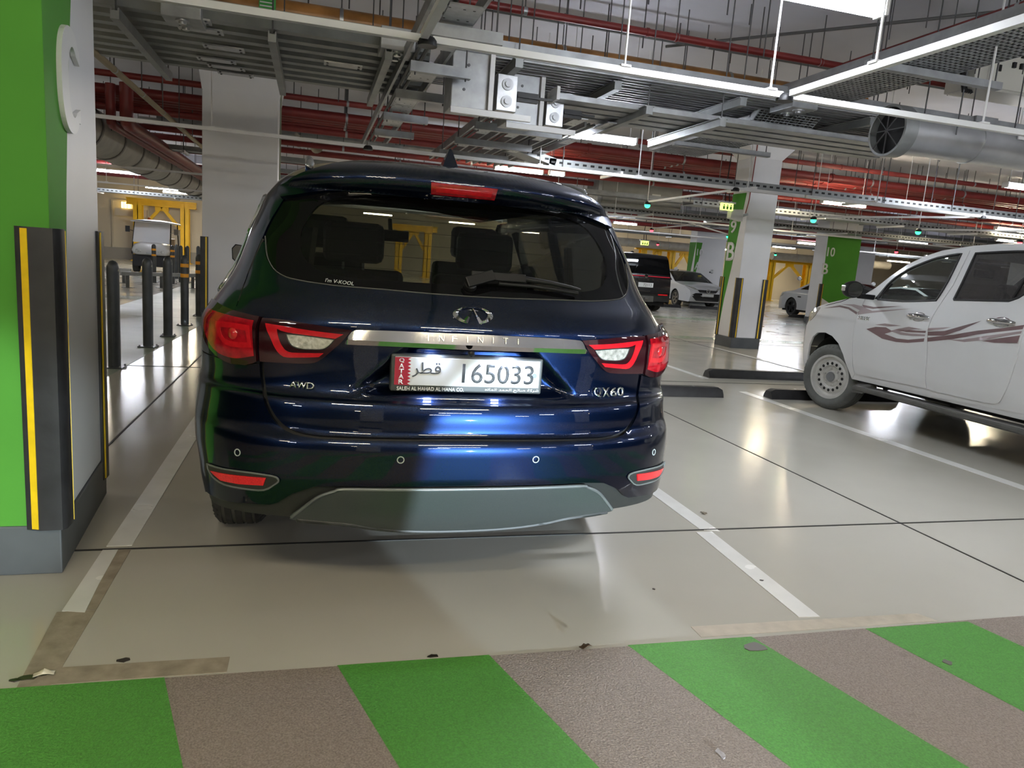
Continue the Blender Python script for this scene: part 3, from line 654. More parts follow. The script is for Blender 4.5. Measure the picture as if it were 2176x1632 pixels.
pipe('conduit', [(-9, 8.3, 4.05), (9, 8.3, 4.05)], .022, mat('dark_conduit', (.10, .10, .10), .5), 'dark conduit along the orange brown pipe', 'conduit', rodx=(.2, .35, .5, .55, .65, .75, .8, .9))
pipe('conduit', [(4.3, 9.0, 4.2), (6.9, 6.0, 4.2)], .018, mat('dark_conduit'), 'dark slanting conduit on the ceiling by the big tube light', 'conduit')
for k, (y, z, r) in enumerate(((13.1, 3.75, .05), (13.35, 3.55, .085), (13.6, 3.55, .085), (13.85, 3.55, .085), (14.15, 3.5, .06), (13.3, 3.28, .055), (14.6, 3.2, .05))):
    pipe('fire_main_pipe', [(-16, y, z), (34, y, z)], r, M_redpipe, 'red fire main across the hall behind the plain pillar, %s of the bundle' % ('thin top pipe', 'front pipe', 'second pipe', 'third pipe', 'rear pipe', 'lower pipe', 'lowest rear pipe')[k], rodx=(.29, .33, .38, .46, .5, .55, .6, .66, .72), flange=(.3, .42, .53, .64, .7))
for k, (y, z, r) in enumerate(((18.4, 3.5, .06), (18.7, 3.3, .07), (19.0, 3.6, .05), (24.5, 3.3, .08), (25.0, 3.5, .06), (27.5, 3.2, .08))):
    pipe('fire_main_pipe', [(-16, y, z), (44, y, z)], r, M_redpipe, 'far red pipe across the hall, %s row behind the bundle' % names[k], rodx=(.3, .4, .45, .5, .55, .6, .65, .7, .8))
for k, (y, z) in enumerate(((15.6, 3.4), (16.0, 3.0), (17.2, 3.7), (19.9, 3.4), (22.6, 3.2), (23.9, 3.5), (26.2, 3.3), (28.6, 3.3), (31.2, 3.0), (33.5, 3.2))):
    t = xbar('cable_tray', -3.2, 44, y, z, .4, .08, M_steel2, 'far grey cable tray, %s row behind the 9 B pillar line' % (names + ['ninth', 'tenth'])[k], 'cable tray', 'far cable trays under the ceiling', ribs=(.1, .9))
    for q in range(11): rods(t, ((-2.8 + 4.1 * q + k * .31, y - .22, z),), r=.009)
    for q in range(11): xx = -2.8 + 4.1 * q + k * .31; m = MB(); m.box(xx - .025, xx + .025, y - .3, y + .3, z - .06, z - .012); obj('support_arm', m, M_steel, t)
pipe('riser_pipe', [(-2.85, 12.9, 3.6), (-2.85, 12.9, 3.12), (-2.85, 12.93, 3.03), (-2.85, 13.02, 3.0), (-2.85, 26, 3.0)], .10, M_redpipe, 'thick red pipe with elbow running back past the plain pillar', flange=(), n=14)
pipe('riser_pipe', [(-3.12, 13.1, 3.6), (-3.12, 13.1, 3.12), (-3.12, 13.13, 3.03), (-3.12, 13.22, 3.0), (-3.12, 26, 3.0)], .075, M_redpipe, 'thinner red pipe with elbow left of the thick one')
pipe('conduit', [(-2.05, 7.5, 3.0), (-2.05, 16, 3.0)], .035, mat('tan_conduit', (.27, .22, .13), .45, .3), 'tan conduit slanting down behind the green pillar', 'conduit', rodx=(.15, .3, .45, .6, .75))
t = thing('insulated_duct', (-3.75, 0, 3.0), 'fat insulated duct with round joints running back at left', 'duct')
m = MB(); m.lathe([(12.5, .38), (32, .38)], (0, 0, 0), (0, 1, 0), 28, cap=True); obj('duct_run', m, M_insul, t, smooth=40)
for k in range(12): m = MB(); m.lathe([(13.6 + 1.5 * k, .38), (13.6 + 1.5 * k, .40), (13.68 + 1.5 * k, .40), (13.68 + 1.5 * k, .38)], (0, 0, 0), (0, 1, 0), 28); obj('joint_ring', m, mat('dark_ring', (.13, .12, .11), .5), t)
for k in range(7): rods(t, ((-.42, 14 + 3 * k, 0), (.42, 14 + 3 * k, 0)), ztop=ZC - 3.0)
# round ventilation duct over the pickup
t = thing('ventilation_duct', (0, 5.62, 2.745), 'round galvanised duct with open dark end above the pickup', 'duct'); DX, DR = 5.03, .184
m = MB(); m.lathe([(DX, DR * .85), (DX, DR), (9.5, DR)], (0, 0, 0), (1, 0, 0), 36); obj('duct_shell', m, M_duct, t, smooth=40)
m = MB(); m.lathe([(DX - .10, DR * 1.1), (DX - .10, DR * 1.21), (DX + .04, DR * 1.21), (DX + .04, DR)], (0, 0, 0), (1, 0, 0), 36); obj('collar', m, M_steel2, t, smooth=40)
m = MB(); m.lathe([(DX - .03, .001), (DX - .03, DR * 1.1)], (0, 0, 0), (1, 0, 0), 36); obj('end_opening', m, M_black, t)
for a in range(4): m = MB(); m.bar((DX - .10, -DR * 1.1 * math.cos(a * .785), -DR * 1.1 * math.sin(a * .785)), (DX - .10, DR * 1.1 * math.cos(a * .785), DR * 1.1 * math.sin(a * .785)), .009, .009); obj('guard_wire', m, M_rod, t)
for xx in (5.85, 7.0): m = MB(); m.lathe([(xx, DR), (xx, DR + .008), (xx + .02, DR + .008), (xx + .02, DR)], (0, 0, 0), (1, 0, 0), 36); obj('seam_ring', m, M_duct, t, smooth=40)
m = MB(); m.box(6.22, 6.36, -DR - .012, -DR + .002, .045, .095); obj('name_plate', m, M_rail, t)
for xx in (5.5, 6.6): rods(t, ((xx, -DR - .015, 0), (xx, DR + .015, 0)), ztop=ZC - 2.745)
# fan coil box far behind
t = thing('box_duct', (8.3, 18.3, 3.3), 'grey insulated box duct hanging above the black car', 'duct')
m = MB(); m.box(-1.1, 1.25, -.3, .5, -.3, .33); obj('box_body', m, mat('grey_duct', (.26, .26, .25), .55, .2, noise=(3, .1)), t, bev=.05)
m = MB(); m.box(-1.2, -1.1, -.33, .5, -.33, .36); obj('flange', m, M_steel, t)
m = MB(); m.box(.35, .6, -.31, -.3, -.06, .06); obj('name_plate', m, M_rail, t)
rods(t, ((-.9, -.25, .33), (1.0, -.25, .33)), ztop=ZC - 3.3)
# control panel
t = thing('control_panel', (7.8, 7.1, 4.02), 'cream control panel box with red and green pilot lamps', 'control panel')
m = MB(); m.box(-.66, .75, -.18, .22, -.36, .27); obj('enclosure', m, mat('cream_enclosure', (.55, .54, .49), .45), t, bev=.01)
m = MB(); m.box(-.44, .72, -.197, -.18, -.33, .25); obj('panel_door', m, mat('cream_door_panel', (.60, .59, .53), .4), t, bev=.006)
for i, mm in enumerate((M_black, M_black, M_ledg, M_ledr, M_black, M_black)):
    m = MB(); m.lathe([(0, .022), (.02, .022), (.02, .001)], (-.33 + i * .075, -.197, .16), (0, -1, 0), 12); obj('pilot_lamp', m, mm, t)
for i in range(2):
    for j in range(2): m = MB(); m.box(-.18 + i * .11, -.14 + i * .11, -.225, -.197, -.09 + j * .12, -.03 + j * .12); obj('selector_switch', m, M_black, t)
m = MB(); m.box(-.36, -.33, -.21, -.197, -.15, -.08); obj('latch', m, M_black, t)
m = MB()
for q in range(5): m.tube([(-.75 + q * .03, -.1 + q * .03, .25), (-.85 + q * .03, -.1 + q * .03, .0), (-.7 + q * .03, -.1, -.4)], .018, 6)
obj('cable_loop', m, M_black, t, smooth=40)['kind'] = 'stuff'
rods(t, ((-.6, 0, .27), (.7, 0, .27)), ztop=ZC - 4.02)
# loose threaded rods hanging from the slab (too many to pick apart)
m = MB(); q = random.Random(11)
for k in range(150):
    x = q.uniform(-9, 14); y = q.choice((q.uniform(7.5, 12), q.uniform(12, 24)))
    if q.random() < .3: x, y = q.uniform(2, 8), q.uniform(5, 9)
    m.tube([(x, y, ZC - q.uniform(.15, .75)), (x, y, ZC)], .008, 4, cap=False)
tag(obj('ceiling_rods', m, M_rod), 'scattered cut threaded rods dangling from the ceiling slab', 'rods', kind='stuff')

# ---------------------------------------------------------------- tube lights
def tube_light(x, y, z, L, cool, label, rodz=ZC, vis=True):
    t = thing('tube_light', (x, y, z), label, 'light', 'tube lights hung under the ceiling')
    m = MB(); m.box(-L / 2, L / 2, -.04, .04, .045, .085); obj('housing', m, M_rail, t, bev=.005)
    m = MB(); P = [(-.05, .045), (-.046, .02), (-.03, .002), (.03, .002), (.046, .02), (.05, .045)]
    m.prism([(-L / 2 + .015, a, b) for a, b in P], (L - .03, 0, 0)); obj('diffuser', m, M_cool if cool else M_warm, t)
    for f in (-.42, .42): m = MB(); m.tube([(L * f, 0, .085), (L * f, 0, rodz - z)], .006, 5, cap=False); obj('hanger_rod', m, M_rail, t)
    for f in (-1, 1): m = MB(); m.box(f * L / 2 - .012, f * L / 2 + .012, -.052, .052, .0, .087); obj('end_cap', m, M_rail, t)
    return t
LAMPS = [(2.80, 4.02, 3.0, 1.1, 1, 'big bright tube light cut by the top edge of the picture'), (3.41, 8.76, 2.9, .98, 1, 'bright cool tube light above the right side of the dark car roof'),
 (3.70, 13.53, 3.0, .95, 0, 'warm tube light just right of the antenna'), (4.43, 13.45, 3.0, .3, 0, 'short warm tube light right of the antenna'),
 (10.77, 13.2, 3.0, 1.08, 0, 'warm tube light in front of the 10 B pillar'), (10.92, 20.1, 3.0, .95, 1, 'cool tube light left of the exit sign'),
 (11.35, 25.7, 3.0, .95, 1, 'cool tube light beside the dark car right pillar'), (-5.6, 24.0, 3.0, 1.3, 1, 'cool tube light above the golf cart beside the green pillar'),
 (-5.4, 30.3, 3.0, 1.4, 1, 'cool tube light above the golf cart roof'), (-5.3, 32.5, 3.0, 1.2, 0, 'warm tube light on the yellow frame, upper one'),
 (-5.0, 34.0, 2.9, 1.1, 0, 'warm tube light on the yellow frame, lower one'), (11.2, 15.7, 3.0, .62, 0, 'short warm tube light just right of the 9 B pillar'),
 (20.9, 27.5, 3.0, 1.1, 1, 'cool tube light left of the 10 B pillar'), (20.8, 21.6, 3.0, 1.3, 1, 'cool tube light right of the 10 B pillar'),
 (34.8, 37.0, 3.0, 1.7, 0, 'warm far tube light above the pickup windshield'), (20.15, 17.3, 3.0, .9, 0, 'warm tube light above the pickup roof'),
 (-4.87, 19.4, 3.0, .2, 0, 'short warm lamp beside the green pillar edge'), (25.2, 41.3, 3.0, 1.0, 0, 'warm far tube light left of the 9 B pillar'), (10.6, 8.93, 3.0, .9, 1, 'cool tube light at the right edge of the picture'),
 (11.4, 11.95, 3.0, .5, 0, 'short unlit looking warm lamp above the pickup hood')]
for a in LAMPS: tube_light(*a)
# the same lights carry on behind and beside the photographer
for i, (x, y, c) in enumerate(((6.5, 1.0, 1), (1.2, -1.6, 0), (-.9, -.9, 0), (5.2, -2.2, 1), (-5.5, -3.2, 0), (9.5, -2.0, 1), (2.2, -6.4, 1), (-2.2, -8.5, 0), (6.5, -8.0, 1), (11, -8, 0), (-7, -6, 1), (2.5, -12.5, 1), (7, -13.5, 0), (-3, -14, 1), (12, 3.5, 1), (-6.5, 5.5, 0), (15.5, 8.5, 1), (-7.5, 11.5, 0), (-8, 16.5, 1), (17, 14.5, 0))):
    t = tube_light(x, y, 3.0, 1.15, c, 'tube light behind or beside the photographer'); t['group'] = 'tube lights outside the picture'
for x, y, c, lb in ((3.0, 36.5, 0, 'added warm far light seen through the dark car windscreen, left end'), (7.5, 38.0, 0, 'added warm far light seen through the dark car windscreen, right end'), (12.5, 42.5, 0, 'added warm far light hidden low behind the dark car wiper side'),
        (17.5, 42.0, 0, 'small added warm far light just above the black car roof'), (30.5, 42.5, 0, 'small added warm far light right of the 9 B pillar, lower one'), (24.0, 33.5, 1, 'small added cool far light right of the 9 B pillar, upper one'),
        (30.0, 29.5, 1, 'small added cool far light seen through the pickup front window'), (14.0, 36.0, 1, 'small added cool far light at the right edge of the dark car window'), (2.5, 27.0, 0, 'added warm far light at the top of the dark car windscreen'),
        (7.0, 30.5, 1, 'added cool far light right of the dark car rear view mirror'), (3.5, 19.5, 1, 'added cool light above the dark car windscreen, under the brake light')):
    tube_light(x, y, 3.05, 1.4, c, lb)  # extra far lights, added to brighten the back of the hall
# bay sensors with lamps
def sensor(x, y, z, green, label, arm=None):
    t = thing('bay_sensor', (x, y, z), label, 'sensor', 'green bay lamps' if green else 'red bay lamps')
    m = MB(); m.lathe([(.06, .03), (.035, .055), (.0, .055)], (0, 0, 0), (0, 0, 1), 14, cap=True); obj('cap', m, M_black, t, smooth=40)
    m = MB(); m.lathe([(0, .05), (-.03, .045), (-.05, .025), (-.055, .001)], (0, 0, 0), (0, 0, 1), 14); obj('lens', m, M_ledg if green else M_ledr, t, smooth=60)
    if arm: m = MB(); m.bar((0, 0, .05), (arm[0] - x, arm[1] - y, arm[2] - z), .03, .03); obj('arm', m, M_rail, t)
    m = MB(); m.tube([(0, 0, .05), (0, 0, ZC - z)], .007, 5, cap=False); obj('hanger_rod', m, M_rail, t)
sensor(5.51, 11.61, 2.46, 1, 'green bay lamp on a white arm left of the exit sign', (5.9, 9.6, 2.6))
sensor(9.05, 18.63, 2.46, 0, 'red bay lamp above the black car roof', (9.4, 16.5, 2.6)); sensor(11.2, 18.2, 2.46, 1, 'green bay lamp just left of the 9 B pillar', (9, 16.5, 2.6))
sensor(13.9, 27.9, 2.46, 0, 'tiny red bay lamp beside the insulated pipe'); sensor(8.6, 11.25, 2.46, 1, 'green bay lamp between the 9 B and 10 B pillars', (10.4, 9.6, 2.6))
sensor(11.13, 11.46, 2.46, 1, 'green bay lamp above the pickup front window', (13.5, 9.6, 2.6)); sensor(16.9, 18.1, 2.46, 0, 'red bay lamp right of the 10 B pillar')
sensor(13.7, 11.5, 2.46, 0, 'red bay lamp at the end of the light above the pickup roof'); sensor(19.7, 28, 2.46, 1, 'tiny green bay lamp right of the 9 B pillar shaft')
# exit signs
M_exit = mat('lit_exit_sign', (.7, .9, .2), .4, emit=((.72, 1.0, .16), 2.2)); M_exitg = mat('exit_pictogram_green', (.03, .22, .03), .5)
def exit_sign(x, y, z, s, label):
    t = thing('exit_sign', (x, y, z), label, 'sign'); t.scale = (s, s, s)
    m = MB(); m.box(-.13, .13, -.03, .03, -.06, .07); obj('lit_panel', m, M_exit, t, bev=.008)
    m = MB(); m.box(-.17, .17, -.04, .04, .07, .1); obj('canopy', m, M_rail, t)
    for k in range(3):
        c = -.075 + k * .075; m = MB(); m.box(c - .02, c + .02, -.034, -.03, -.045, .015); m.box(c - .012, c + .012, -.034, -.03, .02, .045); obj('pictogram', m, M_exitg, t)
    m = MB(); m.tube([(-.04, 0, .1), (-.03, .05, .3), (.06, .1, (ZC - z) / s)], .012, 6); m.tube([(.05, 0, .1), (.05, .05, .3), (.08, .1, .35)], .012, 6); obj('bracket', m, M_black, t)
exit_sign(7.28, 12.0, 2.60, .95, 'lit yellow green exit sign beside the 9 B pillar'); exit_sign(16.2, 34.0, 2.7, 1.6, 'lit yellow exit sign above the black car')
t = thing('wall_lamp', (-8.7, 39.0, 2.62), 'warm caged lamp box above the door behind the golf cart', 'light'); m = MB(); m.box(-.2, .2, -.1, .1, -.18, .1); obj('lamp_glass', m, mat('warm_box_lamp', (1, .8, .4), .4, emit=((1, .70, .22), 5)), t)
m = MB()
for k in range(4): m.box(-.205 + k * .137 - .008, -.205 + k * .137 + .008, -.115, -.1, -.2, .12)
obj('cage', m, M_black, t)
m = MB(); m.box(-.5, .9, -.05, .1, -.55, -.2); obj('lintel', m, M_wallb, t)
# loudspeaker on the 9 B pillar
t = thing('loudspeaker', (7.55, 12.05, 2.47), 'white wall loudspeaker on the 9 B pillar', 'speaker')
m = MB(); m.prism([(-.16, -.05, -.06), (.10, -.05, -.1), (.10, -.05, .12), (-.16, -.05, .10)], (0, .14, 0)); obj('cabinet', m, mat('white_cabinet', (.55, .55, .54), .5), t, bev=.01)
m = MB(); m.bar((.10, .02, .0), (.24, .04, .05), .04, .04); obj('bracket', m, M_steel, t)
m = MB(); m.tube([(.17, .0, .06), (.20, -.02, .3), (.23, -.04, 1.8)], .011, 6); obj('red_cable', m, mat('red_cable', (.25, .05, .04), .5), t)
# horn speakers far behind
for i, (x, y, z) in enumerate(((.02, 14.9, 3.2), (-.3, 14.9, 3.28))):
    t = thing('horn_speaker', (x, y, z), 'small cream horn speaker by the red pipes, %s one' % ('right hand' if i == 0 else 'left hand'), 'speaker')
    m = MB(); m.lathe([(0, .12), (.12, .07), (.2, .04), (.25, .04)], (0, 0, 0), (-.2, .5, .4), 14); obj('horn', m, mat('cream_horn', (.55, .52, .42), .5), t, smooth=50)
    rods(t, ((0, .1, .1),), ztop=ZC - z)

# ---------------------------------------------------------------- yellow steel frames and insulated pipe at the back
def gantry(xs, y, h, label, w=.38):
    t = thing('steel_frame', (0, y, 0), label, 'steel frame')
    for x in xs:
        m = MB(); m.box(x - w / 2, x + w / 2, -w / 2, -w / 2 + .03, 0, h); m.box(x - w / 2, x + w / 2, w / 2 - .03, w / 2, 0, h); m.box(x - .02, x + .02, -w / 2, w / 2, 0, h); obj('post', m, M_yel_st, t)
        m = MB(); m.box(x - w * .8, x + w * .8, -w * .7, w * .7, 0, .03); obj('base_plate', m, M_yel_st, t)
    m = MB(); m.box(min(xs) - .5, max(xs) + .5, -.15, .15, h, h + .06); m.box(min(xs) - .5, max(xs) + .5, -.15, .15, h + .26, h + .32); m.box(min(xs) - .5, max(xs) + .5, -.02, .02, h, h + .3); obj('beam', m, M_yel_st, t)
    for a, b in zip(xs[:-1], xs[1:]):
        c = (a + b) / 2
        for s in (a, b): m = MB(); m.bar((s + (.2 if s == a else -.2), 0, h - 1.0), (c, 0, h), .14, .14, up=(0, 1, 0)); obj('brace', m, M_yel_st, t)
        m = MB(); m.box(c - .3, c + .3, -.03, .03, h - .2, h); obj('gusset', m, M_yel_st, t)
gantry((-8.05, -6.0), 38.4, 2.62, 'yellow steel portal frame behind the golf cart')
gantry((4.6, 6.2), 41.0, 2.55, 'yellow steel frame seen through the dark car windows')
gantry((19.0, 20.9, 22.6), 40.0, 2.55, 'yellow steel portal frame behind the black car')
gantry((28.3, 31.0), 40.5, 2.45, 'yellow steel frame right of the 9 B pillar')
pipe('insulated_pipe', [(13, 38.6, 2.85), (21.6, 38.6, 2.85)], .24, M_insul, 'fat beige insulated pipe above the black car', rodx=(.2, .5, .8))
pipe('insulated_pipe', [(27.2, 39.0, 2.8), (36, 39.0, 2.8)], .24, M_insul, 'fat beige insulated pipe right of the 9 B pillar', rodx=(.2, .5, .8))
# ---------------------------------------------------------------- the dark blue car
SX, SY = .537, 2.30
suv = thing('suv', (SX, SY, 0), 'dark blue sport utility car parked nose in, seen from behind', 'car')
def pch(xs, ys):
    n = len(xs); h = [xs[i + 1] - xs[i] for i in range(n - 1)]; d = [(ys[i + 1] - ys[i]) / h[i] for i in range(n - 1)]
    m = [d[0]] + [0] * (n - 2) + [d[-1]]
    for i in range(1, n - 1):
        if d[i - 1] * d[i] > 0:
            a = 2 * h[i] + h[i - 1]; b = h[i] + 2 * h[i - 1]; m[i] = (a + b) / (a / d[i - 1] + b / d[i])
    def f(x):
        if x <= xs[0]: return ys[0]
        if x >= xs[-1]: return ys[-1]
        i = 0
        while x > xs[i + 1]: i += 1
        t = (x - xs[i]) / h[i]; t2 = t * t; t3 = t2 * t
        return (2 * t3 - 3 * t2 + 1) * ys[i] + (t3 - 2 * t2 + t) * h[i] * m[i] + (-2 * t3 + 3 * t2) * ys[i + 1] + (t3 - t2) * h[i] * m[i + 1]
    return f
Pf = pch([.30, .375, .44, .50, .56, .60, .68, .712, .722, .735, .75, .80, .846, .860, .89, .95, 1.04, 1.09, 1.15, 1.213, 1.3, 1.4, 1.51, 1.555, 1.585, 1.61, 1.64, 1.67, 1.69, 1.71, 1.725, 1.735],
         [.20, .11, .06, .03, .008, .0, .0, .003, .010, .020, .030, .034, .046, .070, .085, .095, .10, .10, .125, .175, .245, .325, .42, .455, .415, .40, .425, .52, .66, .95, 1.3, 1.8])
Wf = pch([.40, .46, .52, .58, .66, .74, .82, .88, .94, 1.0, 1.06, 1.12, 1.18, 1.24, 1.32, 1.40, 1.48, 1.54, 1.59, 1.63, 1.66, 1.69, 1.71, 1.725, 1.735],
         [.8472, .8586, .8713, .8790, .8920, .8950, .8880, .8870, .8940, .9004, .9000, .8727, .8378, .8037, .7733, .7465, .7077, .6745, .6091, .5287, .4669, .40, .33, .24, .10])
ZK = [.40, .6, .8, 1.0, 1.1, 1.25, 1.4, 1.55, 1.66, 1.70, 1.735]
Df = pch(ZK, [.30, .49, .57, .48, .48, .44, .36, .28, .33, .35, .35]); Kf = pch(ZK, [.15, .14, .15, .08, .06, .06, .08, .18, .42, .5, .5])
NN, LT = 2.7, .6
def sstep(a, b, x): t = max(0, min(1, (x - a) / (b - a))); return t * t * (3 - 2 * t)
def s_raw(s, z, rec=True):
    sg = -1 if s < 0 else 1; s = abs(s); w = Wf(z); D = Df(z)
    if s <= 1:
        a = s * math.pi / 2; x = w * max(0, math.sin(a)) ** (2 / NN); y = D * (1 - max(0, math.cos(a)) ** (2 / NN))
    else: x = w; y = D + (s - 1)
    yy = Pf(z) + y
    x += Kf(z) * LT * (1 - math.exp(-y / LT))
    if yy > 3.9: x *= max(.3, 1 - ((yy - 3.9) / 1.15) ** 2.6)       # nose closes in plan
    if rec and .85 < z < 1.06:
        xb = .235 + (1.035 - z) / .16 * .175
        yy += .045 * sstep(0, .085, xb - x + .012) * sstep(.862, .905, z) * (1 - sstep(1.03, 1.05, z))
    return Vector((sg * x, yy, z))
def suvf(s, z):
    p = s_raw(s, z); e = .004
    s2 = 1e-4 if abs(s) < 1e-4 else s
    a = s_raw(s2 + e, z) - s_raw(s2 - e, z); b = s_raw(s2, z + e) - s_raw(s2, z - e)
    n = a.cross(b)
    if n.length < 1e-12: n = Vector((0, -1, 0))
    n.normalize()
    # outward: towards -y at the back, +-x on the sides
    o = Vector((p.x, (p.y - 2.0) * .9, (z - .9) * .4))
    return p, (n if n.dot(o) > 0 else -n)
M_paint = mat('dark_blue_metallic_paint', (.0004, .0062, .029), .30, .92, coat=1.0, noise=(900, .25), coatr=.012)
M_gap = mat('panel_gap', (.004, .004, .005), .7)
M_frit = mat('black_glass_border', (.003, .003, .0035), .03, coat=0, spec=.22)
M_rglass = glass('tinted_rear_glass', (.23, .235, .20), f0=.025); M_wglass = glass('clear_windscreen', (.80, .86, .80)); M_sglass = glass('tinted_side_glass', (.20, .21, .20))
M_lens = mat('red_lens', (.30, .004, .010), .07, coat=1.0, spec=.6, noise=(35, .35)); M_lensd = mat('dark_smoked_lens', (.022, .004, .006), .05, coat=1.0)
M_lensb = mat('bright_red_light_guide', (.46, .008, .014), .15, coat=.8, noise=(60, .12))
M_rev = mat('clear_reversing_lens', (.62, .60, .55), .12, .55, coat=1, noise=(70, .35), bump=(90, .6, .004))
M_reflr = mat('red_reflector', (.72, .012, .018), .18, coat=.8, noise=(220, .2))
M_skid = mat('satin_grey_skid_plate', (.058, .068, .067), .36, .3, noise=(300, .08), coat=.15, coatr=.2)
M_valance = mat('grey_black_plastic', (.020, .021, .020), .5, noise=(200, .15))
def sym(half):
    """half outline from the centre top round to the centre bottom, mirrored"""
    return half + [(-a, b) for a, b in reversed(half) if abs(a) > 1e-6]
# dark inner shell seen through the panel gaps
inner = [(0, .70), (.30, .70), (.52, .70), (.52, 1.12), (.60, 1.13), (.66, 1.17), (.70, 1.24), (.69, 1.34), (.66, 1.345), (.60, 1.285), (.50, 1.225), (.3, 1.205), (0, 1.20)]
patch('gap_backing', sym(inner), suvf, M_gap, suv, off=-.016, thick=0, res=.03)
# tailgate
tg = [(0, .7405)] + crsp([(.30, .737), (.365, .744), (.412, .768), (.449, .811), (.468, .853), (.480, .90), (.482, .954)], 3) + [(.503, 1.104), (.56, 1.106), (.615, 1.112), (.648, 1.122), (.668, 1.165), (.712, 1.241), (.716, 1.30), (.705, 1.347), (.686, 1.349)] + crsp([(.640, 1.298), (.572, 1.258), (.508, 1.237), (.445, 1.228), (.314, 1.219), (.174, 1.217), (0, 1.211)], 3)
tail = patch('tailgate', sym(tg), suvf, M_paint, suv, off=0, thick=.014, res=.0095)
# rear bumper
bp = [(0, .731)] + crsp([(.30, .727), (.372, .734), (.424, .760), (.463, .807), (.483, .853), (.496, .90)], 3) + [(.498, .948), (.56, .935), (.63, .933), (.68, .942), (.72, .945), (1.05, .947), (1.27, .93), (1.27, .93), (1.20, .70), (1.17, .55), (1.16, .44), (1.0, .442), (.86, .470), (.66, .470), (.47, .484), (.44, .495), (.385, .535), (.32, .566), (.25, .574), (0, .577)]
bump = patch('rear_bumper', sym(bp), suvf, M_paint, suv, off=.001, thick=.014, res=.018)
# lower lip and valance
vl = [(0, .583), (.25, .580), (.33, .572), (.39, .54), (.445, .50), (.475, .488), (.66, .473), (.86, .472), (1.0, .446), (1.15, .442), (1.15, .438), (.86, .430), (.63, .430), (.418, .428), (.30, .415), (.2, .395), (0, .372)]
patch('lower_valance', sym(vl), suvf, M_valance, suv, off=-.012, thick=.012, res=.03)
sk = [(0, .564)] + crsp([(.226, .562), (.262, .553), (.305, .530), (.348, .491), (.402, .443), (.405, .436), (.385, .432)], 3) + crsp([(.34, .430), (.235, .421), (.17, .402), (.09, .385), (0, .377)], 3)
skid = patch('skid_plate', sym(sk), suvf, M_skid, suv, off=.006, thick=.02, res=.02)
# raised rim of the skid plate
def strip_tube(name, pts, fn, off, r, m, parent, n=6):
    P = [fn(a, b) for a, b in pts]; mb = MB(); mb.tube([p + q * off for p, q in P], r, n); return obj(name, mb, m, parent, smooth=60)
top = crsp([(-.40, .445), (-.348, .493), (-.305, .533), (-.262, .556), (-.226, .565), (0, .567), (.226, .565), (.262, .556), (.305, .533), (.348, .493), (.40, .445)], 5)
strip_tube('rim', top, suvf, .006, .006, mat('light_grey_rim', (.16, .175, .175), .35, .4), skid)
low = crsp([(-.385, .431), (-.34, .428), (-.235, .419), (-.17, .400), (-.09, .383), (0, .375), (.09, .383), (.17, .400), (.235, .419), (.34, .428), (.385, .431)], 5)
strip_tube('lower_lip', low, suvf, .0, .011, M_valance, skid)
# quarter panels and body sides (both sides), roof, spoiler
def arch(sc, zc, r, a0, a1, n=14): return [(sc + r * math.cos(math.radians(a0 + (a1 - a0) * k / n)), zc + r * math.sin(math.radians(a0 + (a1 - a0) * k / n))) for k in range(n + 1)]
RW, FW = 1.62, 4.25     # wheel centres in s (metres past the corner)
def mir(poly, sg): return [(a * sg, b) for a, b in poly]
def windline(z): return 1 + 3.0 - (z - 1.1) * 1.75
for sg in (-1, 1):
    q = [(.497, .95), (.508, 1.09), (.52, 1.108), (.60, 1.114), (.655, 1.128), (.677, 1.168), (.722, 1.243), (.727, 1.31), (.716, 1.36), (.708, 1.44), (.69, 1.50), (.66, 1.56), (.70, 1.60), (1.0, 1.60), (1.9, 1.60), (1.9, 1.12), (1.9, .95)] + [(RW + .39 * math.cos(t) , .38 + .41 * math.sin(t)) for t in [math.radians(a) for a in range(48, 136, 8)]] + [(1.275, .951), (1.05, .951), (.72, .949), (.63, .938)]
    qw = [(1.02, 1.17), (1.05, 1.40), (1.12, 1.50), (1.84, 1.52), (1.84, 1.17)]
    q = [p for p in q if not (p[1] < .93)]
    patch('quarter_panel', mir(q, sg), suvf, M_paint, suv, thick=.02, res=(.028, .022), holes=[mir(qw, sg)])
    patch('quarter_window', mir(qw, sg), suvf, M_sglass, suv, off=-.006, thick=0, res=.06)
    d = [(1.905, .96), (1.905, 1.60), (windline(1.6), 1.60), (windline(1.12), 1.12), (4.9, 1.05), (4.95, .60), (FW + .44, .36)] + arch(FW, .38, .42, 0, 180)[1:] + [(FW - .45, .30), (RW + .46, .30)] + arch(RW, .38, .42, 0, 88)
    dw = [(1.96, 1.17), (1.96, 1.53), (windline(1.54) - .1, 1.54), (windline(1.17) - .22, 1.17)]
    patch('body_side', mir(d, sg), suvf, M_paint, suv, thick=.02, res=(.07, .05), holes=[mir(dw, sg)])
    patch('side_window', mir(dw, sg), suvf, M_sglass, suv, off=-.006, thick=0, res=.09)
    for s_ in (2.72, 3.25): strip_tube('window_post', [(sg * s_, 1.17), (sg * s_, 1.53)], suvf, -.004, .03, M_black, suv)
    strip_tube('chrome_window_trim', [(sg * a, b) for a, b in crsp([(1.02, 1.155), (.985, 1.20), (1.02, 1.40), (1.10, 1.52), (1.5, 1.545), (2.6, 1.555)], 4)], suvf, .003, .008, M_chrome, suv)
    strip_tube('chrome_window_trim', [(sg * a, 1.155) for a in (1.02, 1.5, 2.2, 3.0, 3.7)], suvf, .002, .007, M_chrome, suv)
    # dark strip of the rear pillar edge
    strip_tube('pillar_seam', [(sg * a, b) for a, b in crsp([(.662, 1.145), (.70, 1.20), (.7245, 1.243), (.7225, 1.31), (.711, 1.36)], 4)], suvf, -.004, .0045, M_gap, suv)
